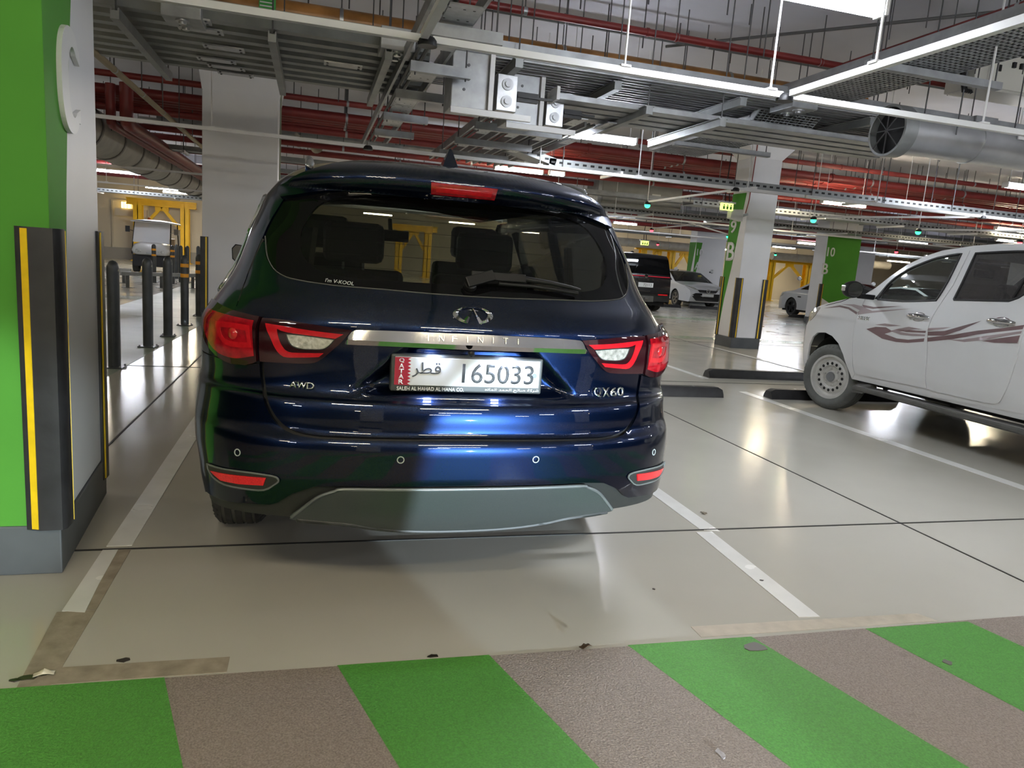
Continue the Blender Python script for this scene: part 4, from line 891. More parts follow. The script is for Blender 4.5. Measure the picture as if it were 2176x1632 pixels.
# roof: rows of the same family closing over the top
zr = [1.60, 1.615, 1.63, 1.645, 1.66, 1.672, 1.682, 1.692, 1.702, 1.711, 1.719, 1.726, 1.731, 1.735]; ns = 44
V = []; NV = []; F = []
for z in zr:
    e0 = .62 if z < 1.66 else 0
    se = windline(z) - Pf(z) * .55
    row = []
    for i in range(ns + 1):
        t = i / ns; s_ = (t * 2 - 1); ss = math.copysign(abs(s_) ** .0 * (abs(s_) / .45 if abs(s_) < .45 else 1 + (abs(s_) - .45) / .55 * (se - 1)), s_) if s_ else 0.0
        p, n = suvf(ss, z); V.append(tuple(p)); NV.append(tuple(n))
w = ns + 1
for j in range(len(zr) - 1):
    for i in range(ns):
        if zr[j] < 1.672 and 11 <= i < ns - 11 + 0 and abs(i + .5 - ns / 2) < 9.5: continue       # the spoiler covers this
        F.append((j * w + i, j * w + i + 1, (j + 1) * w + i + 1, (j + 1) * w + i))
o_ = (len(zr) - 1) * w
for i in range(ns // 2): F.append((o_ + i, o_ + i + 1, o_ + ns - i - 1, o_ + ns - i) if i + 1 < ns - i - 1 else (o_ + i, o_ + i + 1, o_ + ns - i))
for i in range(w): NV[o_ + i] = (NV[o_ + i][0] * .3, NV[o_ + i][1] * .3, 1)
me = bpy.data.meshes.new('roof'); me.from_pydata(V, [], F); me.materials.append(M_paint); me.shade_smooth(); me.normals_split_custom_set_from_vertices([tuple(Vector(n).normalized()) for n in NV])
ro = bpy.data.objects.new('roof', me); COL.objects.link(ro); ro.parent = suv
sp = [(0, 1.563), (.10, 1.562), (.34, 1.554), (.45, 1.544), (.53, 1.531), (.60, 1.520), (.64, 1.516), (.70, 1.51), (.76, 1.53), (.80, 1.56), (.72, 1.60), (.62, 1.645), (.50, 1.672), (.3, 1.682), (0, 1.685)]
spoiler = patch('roof_spoiler', sym(sp), suvf, M_paint, suv, off=.012, thick=.03, res=(.02, .008))
bl = patch('high_brake_light', [(-.084, 1.609), (.078, 1.609), (.067, 1.581), (-.072, 1.581)], suvf, M_lens, suv, off=.018, thick=.01, res=.012)
patch('inner_lens', [(-.066, 1.601), (.060, 1.601), (.055, 1.588), (-.060, 1.588)], suvf, M_lensb, bl, off=.0195, thick=.003, res=.012)
# back window: black border and see-through centre
vis = crsp([(0, 1.252), (.18, 1.249), (.285, 1.253), (.366, 1.266), (.421, 1.289), (.464, 1.324), (.487, 1.37), (.494, 1.42), (.478, 1.475), (.441, 1.509), (.355, 1.534), (.175, 1.550), (0, 1.554)], 4)
vis_p = sym(vis)
fr = [(0, 1.2155)] + crsp([(.174, 1.221), (.314, 1.223), (.446, 1.232), (.508, 1.241), (.572, 1.263), (.636, 1.303), (.683, 1.353)], 3) + [(.70, 1.36), (.695, 1.43), (.68, 1.50), (.645, 1.525), (.60, 1.532), (.53, 1.543), (.34, 1.566), (0, 1.575)]
rw = patch('rear_window', sym(fr), suvf, M_frit, suv, off=-.002, thick=.008, res=.022, holes=[vis_p])
patch('rear_pane', vis_p, suvf, M_rglass, rw, off=-.0025, thick=0, res=.022)
strip_tube('glass_edge', crsp([(-.70, 1.37), (-.683, 1.353), (-.636, 1.303), (-.572, 1.262), (-.508, 1.240), (-.446, 1.231), (-.314, 1.222), (-.174, 1.220), (0, 1.2145), (.174, 1.220), (.314, 1.222), (.446, 1.231), (.508, 1.240), (.572, 1.262), (.636, 1.303), (.683, 1.353), (.70, 1.37)], 3), suvf, -.001, .0022, mat('grey_glass_edge', (.10, .10, .10), .25), rw, n=5)
for z in (1.29, 1.335, 1.38, 1.425, 1.47, 1.515):
    e = .40 if z > 1.30 and z < 1.5 else .33
    strip_tube('heating_wire', [(a * e / 10, z) for a in range(-10, 11)], suvf, -.004, .0006, M_black, rw, n=4)
text('film_sticker', "I'm V-KOOL", mat('silver_print', (.55, .55, .55), .4), rw, suvf(-.297, 1.2335)[0] + suvf(-.297, 1.2335)[1] * .0015, suvf(-.24, 1.230)[0] - suvf(-.355, 1.2365)[0], Vector((0, .55, 1)), .098, .014, ext=.0004, shear=.25, bold=.01)
# wiper
t = thing('wiper', (0, 0, 0), None, None); t.parent = suv
def sp_(s, z, o): p, n = suvf(s, z); return p + n * o
m = MB(); m.lathe([(0, .024), (.016, .022), (.024, .012), (.025, .001)], sp_(0, 1.248, 0), suvf(0, 1.248)[1], 16); obj('pivot', m, M_black, t, smooth=40)
m = MB(); m.bar(sp_(-.004, 1.243, .03), sp_(.03, 1.272, .034), .038, .016, up=(0, -1, .4)); m.bar(sp_(.0, 1.268, .033), sp_(.10, 1.268, .03), .030, .014, up=(0, -1, .4)); obj('arm_base', m, M_black, t, bev=.003)
m = MB(); m.tube([sp_(a, b, .026) for a, b in ((.05, 1.270), (.10, 1.270), (.17, 1.262), (.235, 1.251), (.268, 1.244))], [.011, .011, .009, .007, .005], 8); obj('arm', m, M_black, t, smooth=50)
m = MB(); m.tube([sp_(a, b, .014) for a, b in ((.040, 1.256), (.12, 1.254), (.20, 1.246), (.262, 1.238))], .0075, 8); obj('blade', m, M_black, t, smooth=50)
# tail lamps
for sg in (-1, 1):
    t = thing('tail_lamp', (0, 0, 0), None, None); t.parent = suv
    ol = crsp([(.508, 1.100), (.508, 1.100), (.560, 1.103), (.630, 1.108), (.700, 1.116), (.80, 1.128), (.853, 1.130), (.853, 1.130), (.852, 1.090), (.835, 1.045), (.80, 1.01), (.759, .985), (.715, .966), (.676, .952), (.629, .940), (.579, .938), (.53, .944), (.500, .956), (.500, .956)], 3)
    patch('outer_lens', mir(ol, sg), suvf, M_lensd, t, off=.016, thick=.03, res=.014)
    orr = crsp([(.522, 1.088), (.522, 1.088), (.62, 1.092), (.719, 1.096), (.815, 1.100), (.815, 1.100), (.80, 1.045), (.745, 1.000), (.695, .975), (.640, .962), (.578, .960), (.508, .974), (.508, .974)], 3)
    patch('red_lens', mir(orr, sg), suvf, M_lens, t, off=.0175, thick=.002, res=.014)
    oi = crsp([(.530, 1.072), (.530, 1.072), (.62, 1.073), (.70, 1.070), (.70, 1.070), (.690, 1.045), (.665, 1.018), (.638, 1.002), (.592, .995), (.515, 1.0), (.515, 1.0)], 3)
    patch('light_guide', mir(oi, sg), suvf, M_lensb, t, off=.0195, thick=.002, res=.014, holes=[mir(crsp([(.543, 1.055), (.543, 1.055), (.615, 1.058), (.668, 1.055), (.668, 1.055), (.655, 1.03), (.632, 1.018), (.592, 1.013), (.532, 1.016), (.532, 1.016)], 3), sg)])
    p, n = suvf(sg * .60, 1.04); m = MB(); m.lathe([(0, .02), (.004, .017), (.006, .001)], p + n * .018, n, 12); obj('bulb_reflector', m, M_lensb, t, smooth=50)
    il = crsp([(.497, 1.098), (.497, 1.098), (.44, 1.099), (.361, 1.095), (.30, 1.090), (.222, 1.083), (.222, 1.083), (.244, 1.044), (.270, 1.010), (.294, .983), (.317, .967), (.35, .962), (.389, .960), (.489, .957), (.489, .957)], 3)
    b = thing('tailgate_lamp', (0, 0, 0), None, None); b.parent = suv
    patch('smoked_lens', mir(il, sg), suvf, M_lensd, b, off=.012, thick=.022, res=.012)
    c = crsp([(.478, 1.084), (.478, 1.084), (.410, 1.080), (.327, 1.073), (.241, 1.068), (.241, 1.068), (.261, 1.052), (.261, 1.052), (.33, 1.057), (.400, 1.062), (.432, 1.070), (.432, 1.070), (.424, 1.040), (.411, 1.014), (.395, .999), (.37, .996), (.29, 1.001), (.29, 1.001), (.303, .987), (.303, .987), (.36, .981), (.406, .980), (.433, 1.004), (.455, 1.045), (.478, 1.084)], 3)[:-1]
    patch('light_guide', mir(c, sg), suvf, M_lensb, b, off=.0135, thick=.002, res=.009)
    wv = crsp([(.400, 1.056), (.400, 1.056), (.349, 1.056), (.263, 1.049), (.263, 1.049), (.276, 1.028), (.293, 1.014), (.32, 1.011), (.349, 1.010), (.377, 1.016), (.391, 1.032), (.400, 1.056)], 3)[:-1]
    patch('reversing_lens', mir(wv, sg), suvf, M_rev, b, off=.0145, thick=.003, res=.009)
    strip_tube('chrome_edge', [(sg * a, z) for a, z in wv] + [(sg * wv[0][0], wv[0][1])], suvf, .0145, .0018, M_valance, b)
# chrome bar with embossed letters
ctop = pch([0, .105, .216, .2235], [1.0905, 1.0895, 1.0835, 1.0795]); cbot = pch([0, .102, .235, .2405], [1.0358, 1.0368, 1.0352, 1.0385])
V = []; Nn = []; F = []
Sx = [k / 60 * .2405 for k in range(-60, 61)]
def cpt(s_, f):
    a = abs(s_); zb = cbot(a); zt = ctop(min(a, .2235)) if a <= .2235 else 1.0795 - (a - .2235) / .017 * .041
    zc = max(zb + .0005, min(1.0530, zt - .0005)); z = zb + (zc - zb) * f if f <= 1 else zc + (zt - zc) * (f - 1)
    o = .012 + .010 * f if f <= 1 else .022 - .010 * (f - 1)
    return s_raw(s_, z, False) + Vector((0, -o, 0))
for band in ((0, .5, 1), (1, 1.35, 1.7, 2)):
    o0 = len(V); nf_ = len(band)
    for s_ in Sx:
        p0, p1 = cpt(s_, band[0]), cpt(s_, band[-1]); d = (p1 - p0); q = (cpt(s_ + .003, 1) - cpt(s_ - .003, 1)); n = q.cross(d).normalized(); n = n if n.y < 0 else -n
        for f in band: V.append(tuple(cpt(s_, f))); Nn.append(tuple(n))
    for i in range(len(Sx) - 1):
        for k in range(nf_ - 1): F.append((o0 + i * nf_ + k, o0 + (i + 1) * nf_ + k, o0 + (i + 1) * nf_ + k + 1, o0 + i * nf_ + k + 1))
me = bpy.data.meshes.new('chrome_bar'); me.from_pydata(V, [], F); me.materials.append(M_chrome); me.shade_smooth(); me.normals_split_custom_set_from_vertices(Nn)
bar_ = bpy.data.objects.new('chrome_bar', me); COL.objects.link(bar_); bar_.parent = suv
for i, ch in enumerate('INFINITI'):
    x = -.158 + i * .0451; s_ = (abs(x) / .90) ** (NN / 2) * 2 / math.pi * .98; s_ = math.copysign(s_, x)
    p = cpt(s_, 1.55)
    text('bar_letter', ch, mat('letter_outline', (.30, .30, .28), .25, .9), bar_, Vector((x, p.y - .003, p.z)), (1, .0, 0), Vector((0, .28, 1)), .004 if ch == 'I' else .019, .021, ext=.0012)
# badge: wide oval with the road wedge
t = thing('badge', (0, 0, 0), None, None); t.parent = suv
bp0, bn = suvf(0, 1.151); rt = Vector((1, 0, 0)); up = (Vector((0, 0, 1)) - bn * bn.z).normalized()
def bpt(x, y, o=.004): return bp0 + rt * x + up * y + bn * o
def oval(rx, ry, th): return (rx * math.cos(th), ry * math.sin(th))
A_, B_ = .071, .0335
outer = [oval(A_, B_, t_) for t_ in [math.radians(270 + 17 + (326) * k / 48) for k in range(49)]]
inn = [(a * .74, b * .80 + .003) for a, b in [oval(A_, B_, t_) for t_ in [math.radians(270 + 46 + (268) * k / 48) for k in range(49)]]]
def ribbon(name, L1, L2, h0, h1):
    m = MB(); n_ = len(L1); vs = []
    for (a, b), (c, d) in zip(L1, L2):
        mx, my = (a + c) / 2, (b + d) / 2; vs += [bpt(a, b, .0), bpt(a, b, h0), bpt(mx, my, h1), bpt(c, d, h0), bpt(c, d, 0)]
    fs = []
    for i in range(n_ - 1):
        for k in range(4): fs.append((i * 5 + k, i * 5 + k + 1, i * 5 + 6 + k, i * 5 + 5 + k))
    fs += [(0, 1, 2, 3, 4), tuple((n_ - 1) * 5 + k for k in (4, 3, 2, 1, 0))]
    m.add(vs, fs); return obj(name, m, M_chrome, t, smooth=25)
ribbon('oval_ring', outer, inn, .005, .010)
for sg in (-1, 1): ribbon('road_edge', [(sg * .0205, -.0318), (sg * .012, -.01), (0, .0235)], [(sg * .039, -.0262), (sg * .022, -.006), (0, .0245)], .006, .011)
# letters
M_badge = mat('badge_chrome', (.78, .78, .78), .16, 1.0)
def badge_text(name, s, a, z, pitch, w, h):
    n_ = len(s)
    for i, ch in enumerate(s):
        p, n = suvf(a + (i - (n_ - 1) / 2) * pitch, z); r = (suvf(a + (i - (n_ - 1) / 2) * pitch + .01, z)[0] - suvf(a + (i - (n_ - 1) / 2) * pitch - .01, z)[0]).normalized()
        text(name, ch, M_badge, suv, p + n * .004, r, Vector((0, 0, 1)) - n * n.z, w * (1.25 if ch == 'W' else 1), h * (1.06 if ch == 'Q' else 1), ext=.005, bold=.015)
badge_text('model_letters', 'AWD', -.355, .888, .0255, .026, .024); badge_text('model_letters', 'QX60', .337, .891, .0315, .033, .036)
# plate
pl = thing('number_plate', (0, 0, 0), None, None); pl.parent = suv
py = .105; cx = -.008
m = MB(); m.box(cx - .268, cx + .268, py - .012, py + .03, .885, 1.012); obj('plate_frame', m, mat('grey_plate_frame', (.045, .05, .05), .5), pl, bev=.006)
m = MB(); m.box(cx - .256, cx + .256, py - .0155, py - .010, .907, 1.004); wp = obj('white_plate', m, mat('white_plate_sheet', (.60, .62, .63), .5), pl, bev=.002)
fx = cx - .256
fl_ = [(fx, .908), (fx, 1.003)] + [(fx + (.055 if k % 2 == 0 else .044), 1.003 - .095 * k / 16) for k in range(17)]
m = MB(); m.prism([(x, py - .0162, z) for x, z in fl_], (0, .0008, 0)); obj('maroon_band', m, mat('maroon_flag_band', (.36, .012, .035), .4), pl)
M_pw = mat('plate_white_ink', (.80, .80, .80), .45); M_pk = mat('plate_grey_ink', (.06, .065, .07), .5)
for k, ch in enumerate('QATAR'): text('plate_letter', ch, M_pw, pl, (fx + .0225, py - .0166, .992 - k * .0182), (1, 0, 0), (0, 0, 1), .017, .0155, ext=.0006, bold=.02)
text('plate_number', '165033', M_pk, pl, (cx + .105, py - .016, .954), (1, 0, 0), (0, 0, 1), .258, .068, ext=.0010, bold=.004)
text('plate_arabic', '\uFEAE\uFEC4\uFED7', M_pk, pl, (cx - .148, py - .016, .962), (1, 0, 0), (0, 0, 1), .098, .052, ext=.0008)
m = MB(); m.lathe([(0, .0085), (.001, .008), (.001, .001)], (cx + .238, py - .0155, .952), (0, -1, 0), 16); obj('plate_seal', m, mat('blue_seal', (.10, .14, .30), .4), pl)
text('frame_lettering', 'SALEH AL HAMAD AL MANA CO.', M_pw, pl, (cx - .130, py - .0122, .8955), (1, 0, 0), (0, 0, 1), .232, .0135, ext=.0006, bold=.02)
text('frame_arabic', '\uFEE9\uFEE7\uFE8E\uFEE4\uFEDF\uFE8D \uFEAA\uFEE4\uFEA4\uFEDF\uFE8D \uFEA2\uFEDF\uFE8E\uFEBB \uFE94\uFEDB\uFEAE\uFEB7', M_pw, pl, (cx + .160, py - .0122, .8965), (1, 0, 0), (0, 0, 1), .198, .0145, ext=.0006, bold=.008)
# lamps over the plate: real light for the recess
for sx_ in (-.13, .13):
    m = MB(); m.box(sx_ - .02, sx_ + .02, .096, .108, 1.0365, 1.0395); obj('plate_lamp', m, mat('plate_lamp_led', (.8, .85, 1), .3, emit=((.55, .62, 1.0), 8)), suv)
    L_ = light('plate_lamp_beam', 'AREA', (SX + sx_, SY + .080, 1.030), (SX + sx_, SY + .115, .8), .50, (.62, .72, 1.0), size=.03); 
m = MB(); m.lathe([(0, .012), (.012, .011), (.014, .005), (.012, .001)], (-.01, .07, 1.030), (0, -.5, -.85), 14); obj('rear_camera', m, M_black, suv, smooth=40)
# sensors and reflectors in the bumper
for a, z in ((-.571, .654), (-.108, .670), (.103, .670), (.571, .654)):
    p, n = suvf(a, z); m = MB(); m.lathe([(.001, .0125), (.003, .0125), (.003, .0095), (.0012, .0095)], p, n, 20); k = obj('parking_sensor', m, mat('light_sensor_ring', (.42, .46, .46), .35), suv, smooth=30)
    m = MB(); m.lathe([(.0018, .0095), (.0022, .001)], p, n, 16); obj('sensor_face', m, M_paint, k)
for sg in (-1, 1):
    pod = crsp([(.765, .569), (.765, .569), (.734, .547), (.660, .533), (.557, .534), (.481, .540), (.438, .566), (.424, .582), (.445, .594), (.550, .594), (.658, .588), (.765, .585)], 3)
    k = patch('reflector_pod', mir(pod, sg), suvf, M_valance, suv, off=.006, thick=.01, res=.016)
    strip_tube('pod_rim', [(sg * a, z) for a, z in pod + pod[:1]], suvf, .006, .0035, mat('grey_rim', (.12, .13, .125), .4), k)
    patch('red_reflector', mir([(.742, .567), (.60, .577), (.466, .586), (.479, .558), (.58, .549), (.675, .546)], sg), suvf, M_reflr, k, off=.010, thick=.006, res=.016)
# roof rails and fin antenna
for sg in (-1, 1):
    t = thing('roof_rail', (0, 0, 0), None, None); t.parent = suv
    pts = crsp([(sg * .555, .60, 1.640), (sg * .560, .72, 1.668), (sg * .564, .95, 1.702), (sg * .566, 1.4, 1.738), (sg * .565, 2.0, 1.752), (sg * .555, 2.6, 1.735), (sg * .545, 2.95, 1.69)], 4)
    m = MB(); m.tube(pts, [.006, .012] + [.017] * (len(pts) - 4) + [.012, .006], 10); obj('rail_bar', m, mat('rail_silver', (.50, .52, .54), .22, .85), t, smooth=50)
    m = MB(); m.prism([(sg * .545, .64, 1.61), (sg * .575, .64, 1.61), (sg * .578, .98, 1.66), (sg * .548, .98, 1.66)], (0, .0, .04)); obj('rail_foot', m, M_paint, t, bev=.006)
m = MB(); fo = [(0, 0), (.20, 0), (.21, .008), (.14, .02), (.085, .045), (.05, .075), (.035, .084), (.025, .07), (.012, .03)]
vs = []; fs = []
for k, (dy, dz) in enumerate(fo): wv_ = .038 * (1 - dz / .088) + .003; vs += [(-wv_, .78 + dy * 1.1, 1.694 + dz * 1.18), (wv_, .78 + dy * 1.1, 1.694 + dz * 1.18)]
n_ = len(fo); m.add(vs, [(2 * k, 2 * k + 1, 2 * ((k + 1) % n_) + 1, 2 * ((k + 1) % n_)) for k in range(n_)] + [tuple(2 * k for k in range(n_)), tuple(2 * k + 1 for k in reversed(range(n_)))]); obj('fin_antenna', m, M_paint, suv, smooth=40, loc=(.010, 0, 0))
# mirrors, wheels, front, interior
for sg in (-1, 1):
    P_ = [(-.055, -.058), (.03, -.062), (.055, -.04), (.058, .03), (.035, .058), (-.04, .050), (-.062, .02), (-.064, -.03)]
    m = MB(); V = []; F = []
    for dy, sc in ((0, 1), (.05, .98), (.10, .80), (.13, .4)): V += [(sg * 1.0 + sg * a * sc, 2.85 + dy, 1.262 + b * sc) for a, b in P_]
    for j in range(3): F += [(j * 8 + k, j * 8 + (k + 1) % 8, j * 8 + 8 + (k + 1) % 8, j * 8 + 8 + k) for k in range(8)]
    F += [tuple(range(24, 32))]; m.add(V, F); o = obj('side_mirror', m, M_paint, suv, smooth=50)
    m = MB(); m.bar((sg * .86, 2.92, 1.17), (sg * .98, 2.90, 1.23), .06, .04); obj('mirror_arm', m, M_black, o)
    m = MB(); m.prism([(sg * 1.0 + sg * a * .9, 2.852, 1.262 + b * .9) for a, b in P_], (0, .002, 0)); obj('mirror_glass', m, mat('dark_mirror_glass', (.12, .12, .12), .03, .9), o)
def half_liner(parent, x, y, z, r, depth, sg, m_):
    """upper half of a wheel well, closed on its inner side, ending well above the floor"""
    A = [math.radians(-8 + 196 * k / 20) for k in range(21)]; V = []
    for xx in (x, x - sg * depth): V += [(xx, y + r * math.cos(a), z + r * math.sin(a)) for a in A]
    m = MB(); m.add(V, [(k, k + 1, 22 + k, 21 + k) for k in range(20)] + [tuple(21 + k for k in range(21))]); return obj('wheel_arch_liner', m, m_, parent, smooth=40)
def wheel(parent, loc, r, w, rim_m, kind='alloy', side=1, rr=.66):
    t = thing('wheel', loc, None, None); t.parent = parent; h = w / 2
    m = MB(); P = [(-h * .82, r * rr), (-h * .95, r * .76), (-h, r * .82), (-h * .97, r * .87), (-h * .91, r * .915), (-h * .82, r * .952), (-h * .70, r * .982), (-h * .585, r * .998)]
    for g in (-.42, -.14, .14, .42): P += [((g - .05) * h * 1.3, r), ((g - .045) * h * 1.3, r - .008), ((g + .045) * h * 1.3, r - .008), ((g + .05) * h * 1.3, r)]
    P += [(h * .585, r * .998), (h * .70, r * .982), (h * .82, r * .952), (h * .91, r * .915), (h * .97, r * .87), (h, r * .82), (h * .95, r * .76), (h * .82, r * rr)]
    m.lathe(P, (0, 0, 0), (1, 0, 0), 48); obj('tyre', m, M_tyre if kind != 'dusty' else mat('dusty_tyre', (.10, .105, .10), .75, noise=(6, .25), bump=(40, .15)), t, smooth=35)
    m = MB()
    for g in (-.42, -.14, .14, .42): m.lathe([((g - .046) * h * 1.3, r - .0065), ((g + .046) * h * 1.3, r - .0065)], (0, 0, 0), (1, 0, 0), 48)
    obj('tread_groove', m, mat('dusty_groove', (.10, .10, .085), .7), t, smooth=40)
    # shoulder blocks
    m = MB()
    for k in range(48):
        a = 2 * math.pi * k / 48
        for s_ in (-1, 1):
            c, sn = math.cos(a), math.sin(a); rr_ = r * .965
            m.bar((s_ * h * .74, c * r * .972, sn * r * .972), (s_ * h * .93, c * r * .905, sn * r * .905), .011, .006, up=(1, 0, 0))
    obj('tread_blocks', m, M_tyre if kind != 'dusty' else mat('dusty_tyre'), t)['kind'] = 'stuff'
    sd = side
    m = MB(); m.lathe([(-h * .8, r * rr), (h * .8, r * rr)], (0, 0, 0), (1, 0, 0), 40); m.lathe([(sd * h * .84, r * (rr + .02)), (sd * h * .84, r * (rr - .05)), (sd * h * .5, r * (rr - .08))], (0, 0, 0), (1, 0, 0), 40); obj('rim', m, rim_m, t, smooth=40)
    if kind == 'alloy':
        m = MB(); m.lathe([(sd * h * .7, r * .14), (sd * h * .75, r * .001)], (0, 0, 0), (1, 0, 0), 16); hub = obj('hub', m, rim_m, t)
        for k in range(5):
            a = 2 * math.pi * k / 5 + .3
            for d in (-.13, .13): m = MB(); m.bar((sd * h * .66, math.cos(a) * r * .10, math.sin(a) * r * .10), (sd * h * .72, math.cos(a + d) * r * rr * .97, math.sin(a + d) * r * rr * .97), .035, .03, up=(1, 0, 0)); obj('spoke', m, rim_m, t)
        m = MB(); m.lathe([(sd * h * .1, r * .5), (sd * h * .1, .001)], (0, 0, 0), (1, 0, 0), 24); obj('brake_disc', m, M_steel2, t)
    return t
M_alloy = mat('alloy_wheel', (.30, .31, .32), .3, .8)
for sg in (-1, 1):
    for y in (1.27, 4.12): wheel(suv, (sg * .835, y, .372), .372, .235, M_alloy, side=sg)
    for y in (1.27, 4.12):
        half_liner(suv, sg * .955, y, .38, .46, .30, sg, M_gap)
# front end (never seen from behind): bonnet, nose and windscreen
V = []; F = []; nx = 13
rows = [(windline(1.12) - .02 + .12, 1.10), (4.3, 1.03), (4.75, .95), (4.98, .80), (5.02, .60), (4.95, .35)]
for y, z in rows:
    yv = y if y > 4.2 else y
    for i in range(nx): u = -1 + 2 * i / (nx - 1); wv_ = .86 if z > .9 else .90; V.append((u * wv_ * (1 - .0 * z), yv - .35 * abs(u) ** 3.0, z - .05 * u * u))
for j in range(len(rows) - 1):
    for i in range(nx - 1): F.append((j * nx + i, j * nx + i + 1, (j + 1) * nx + i + 1, (j + 1) * nx + i))
m = MB(); m.add(V, F); obj('bonnet', m, M_paint, suv, smooth=60)
V = []; F = []; zz = [1.10, 1.25, 1.40, 1.55, 1.66, 1.70]
for z in zz:
    L = s_raw(1.0 + 0, z, False); yb = windline(z) - 1 + Pf(z) * .0 + Df(z)
    wv_ = Wf(min(z, 1.60)) + Kf(min(z, 1.6)) * LT
    for i in range(9): u = -1 + 2 * i / 8; V.append((u * wv_ * .98, yb - .02 + Pf(min(z, 1.2)) + .14 * (1 - u * u), z))
for j in range(len(zz) - 1):
    for i in range(8): F.append((j * 9 + i, j * 9 + i + 1, (j + 1) * 9 + i + 1, (j + 1) * 9 + i))
m = MB(); m.add(V, F); obj('windscreen', m, M_wglass, suv, smooth=60)
# cabin
M_cab = mat('dark_cabin_trim', (.030, .031, .028), .7); M_seat = mat('grey_leather', (.085, .083, .075), .55, noise=(5, .1)); M_head = mat('grey_headliner', (.10, .10, .09), .9)
m = MB(); m.box(-.78, .78, .62, 4.0, .50, .54); obj('cabin_floor', m, M_cab, suv)
m = MB(); m.box(-.72, .72, .62, 3.2, .52, .66); obj('seat_base_block', m, M_cab, suv)
def hl(s_, z): p, n = suvf(s_, z); return p, n
V = []; F = []
ys = [.62, .9, 1.4, 2.0, 2.6, 3.0]
for y in ys:
    for i in range(9): u = -1 + 2 * i / 8; V.append((u * .64, y, 1.625 - .05 * abs(u) ** 3 + (.03 if y > .8 else -.02)))
for j in range(len(ys) - 1):
    for i in range(8): F.append((j * 9 + i, j * 9 + i + 1, (j + 1) * 9 + i + 1, (j + 1) * 9 + i))
m = MB(); m.add(V, F); obj('headliner', m, M_head, suv, smooth=60)
def seat(y, x, w, hz, hr=True, tilt=.16):
    t = thing('seat', (x, y, .55), None, None); t.parent = suv
    m = MB(); m.prism([(-w / 2, 0, 0), (w / 2, 0, 0), (w / 2 * .92, -tilt, hz), (-w / 2 * .92, -tilt, hz)], (0, .12, .0)); obj('backrest', m, M_seat, t, bev=.03)
    m = MB(); m.box(-w / 2, w / 2, .1, .55, -.08, .08); obj('cushion', m, M_seat, t, bev=.03)
    if hr:
        m = MB(); m.box(-.15, .15, -tilt - .04, -tilt + .07, hz + .03, hz + .23); obj('headrest', m, M_seat, t, bev=.035)
        m = MB(); m.tube([(-.05, -tilt + .02, hz - .02), (-.05, -tilt + .02, hz + .08)], .007, 6); m.tube([(.05, -tilt + .02, hz - .02), (.05, -tilt + .02, hz + .08)], .007, 6); obj('headrest_post', m, M_steel, t)
for x in (-.36, .36): seat(.80, x, .58, .50, False)
for x in (-.34, .34): seat(1.62, x, .56, .70)
for x in (-.48, .48): seat(2.55, x, .56, .76)
m = MB(); m.box(-.74, .74, 3.35, 3.75, .75, 1.06); obj('dashboard', m, M_cab, suv, bev=.05)
m = MB(); m.lathe([(-.015, .185), (0, .2), (.015, .185), (0, .17), (-.015, .185)], (-.40, 3.22, 1.0), (0, -1, .5), 24); obj('steering_wheel', m, M_cab, suv, smooth=60)
m = MB(); m.box(.10, .20, 3.30, 3.345, 1.07, 1.12); k = obj('dash_display', m, M_black, suv); m = MB(); m.lathe([(0, .02), (.006, .018), (.008, .001)], (.15, 3.30, 1.095), (0, -1, 0), 14); obj('red_glow_dot', m, mat('added_red_glow', (.6, 0, .03), .3, emit=((1, .01, .08), 5)), k)  # glowing red dot added on the dash for a red glimmer in the cabin
m = MB(); m.box(-.13, .13, 3.02, 3.05, 1.42, 1.50); m.bar((0, 3.05, 1.47), (0, 3.15, 1.58), .03, .03); obj('rear_view_mirror', m, M_black, suv, bev=.008)
for sg in (-1, 1):
    m = MB(); m.prism([(sg * .60, .55, .62), (sg * .66, .9, .62), (sg * .60, .95, 1.42), (sg * .52, .68, 1.42)], (sg * .02, 0, 0)); obj('pillar_trim', m, M_head, suv)
# underside parts glimpsed below the bumper
m = MB(); m.box(-.62, .62, 1.75, 4.6, .24, .30); m.box(-.62, .62, .5, 1.8, .40, .46); obj('underbody', m, M_gap, suv)
m = MB(); m.prism([(.56, .17, .412), (.70, .25, .418), (.70, .33, .418), (.56, .30, .412)], (0, 0, .016)); obj('towing_bracket', m, M_black, suv)
# ---------------------------------------------------------------- other vehicles
M_white = mat('white_car_paint', (.62, .64, .66), .30, coat=.9, coatr=.03)
M_dust = mat('dusty_white_car_paint', (.60, .61, .62), .38, coat=.5, coatr=.08, noise=(1.2, .05))
M_blackp = mat('black_car_paint', (.006, .006, .008), .3, .3, coat=1.0)
M_decal = mat('taupe_decal', (.16, .10, .105), .35, coat=.5, noise=(2.5, .25)); M_decal2 = mat('pale_taupe_decal', (.30, .24, .25), .35, coat=.5)
M_hlamp = mat('clear_headlamp', (.55, .55, .50), .08, .4, coat=1, noise=(25, .3))
M_dirty = mat('dusty_black_plastic', (.085, .085, .08), .7, noise=(4, .3))
def shell_fns(hw, ftaper):
    def side(sg):
        def P(y, z): return Vector((sg * hw(z) * ftaper(y), y, z))
        def fn(y, z):
            p = P(y, z); a = P(y + .01, z) - P(y - .01, z); b = P(y, z + .01) - P(y, z - .01); n = a.cross(b).normalized()
            return p, (n if n.x * sg > 0 else -n)
        return fn
    return side
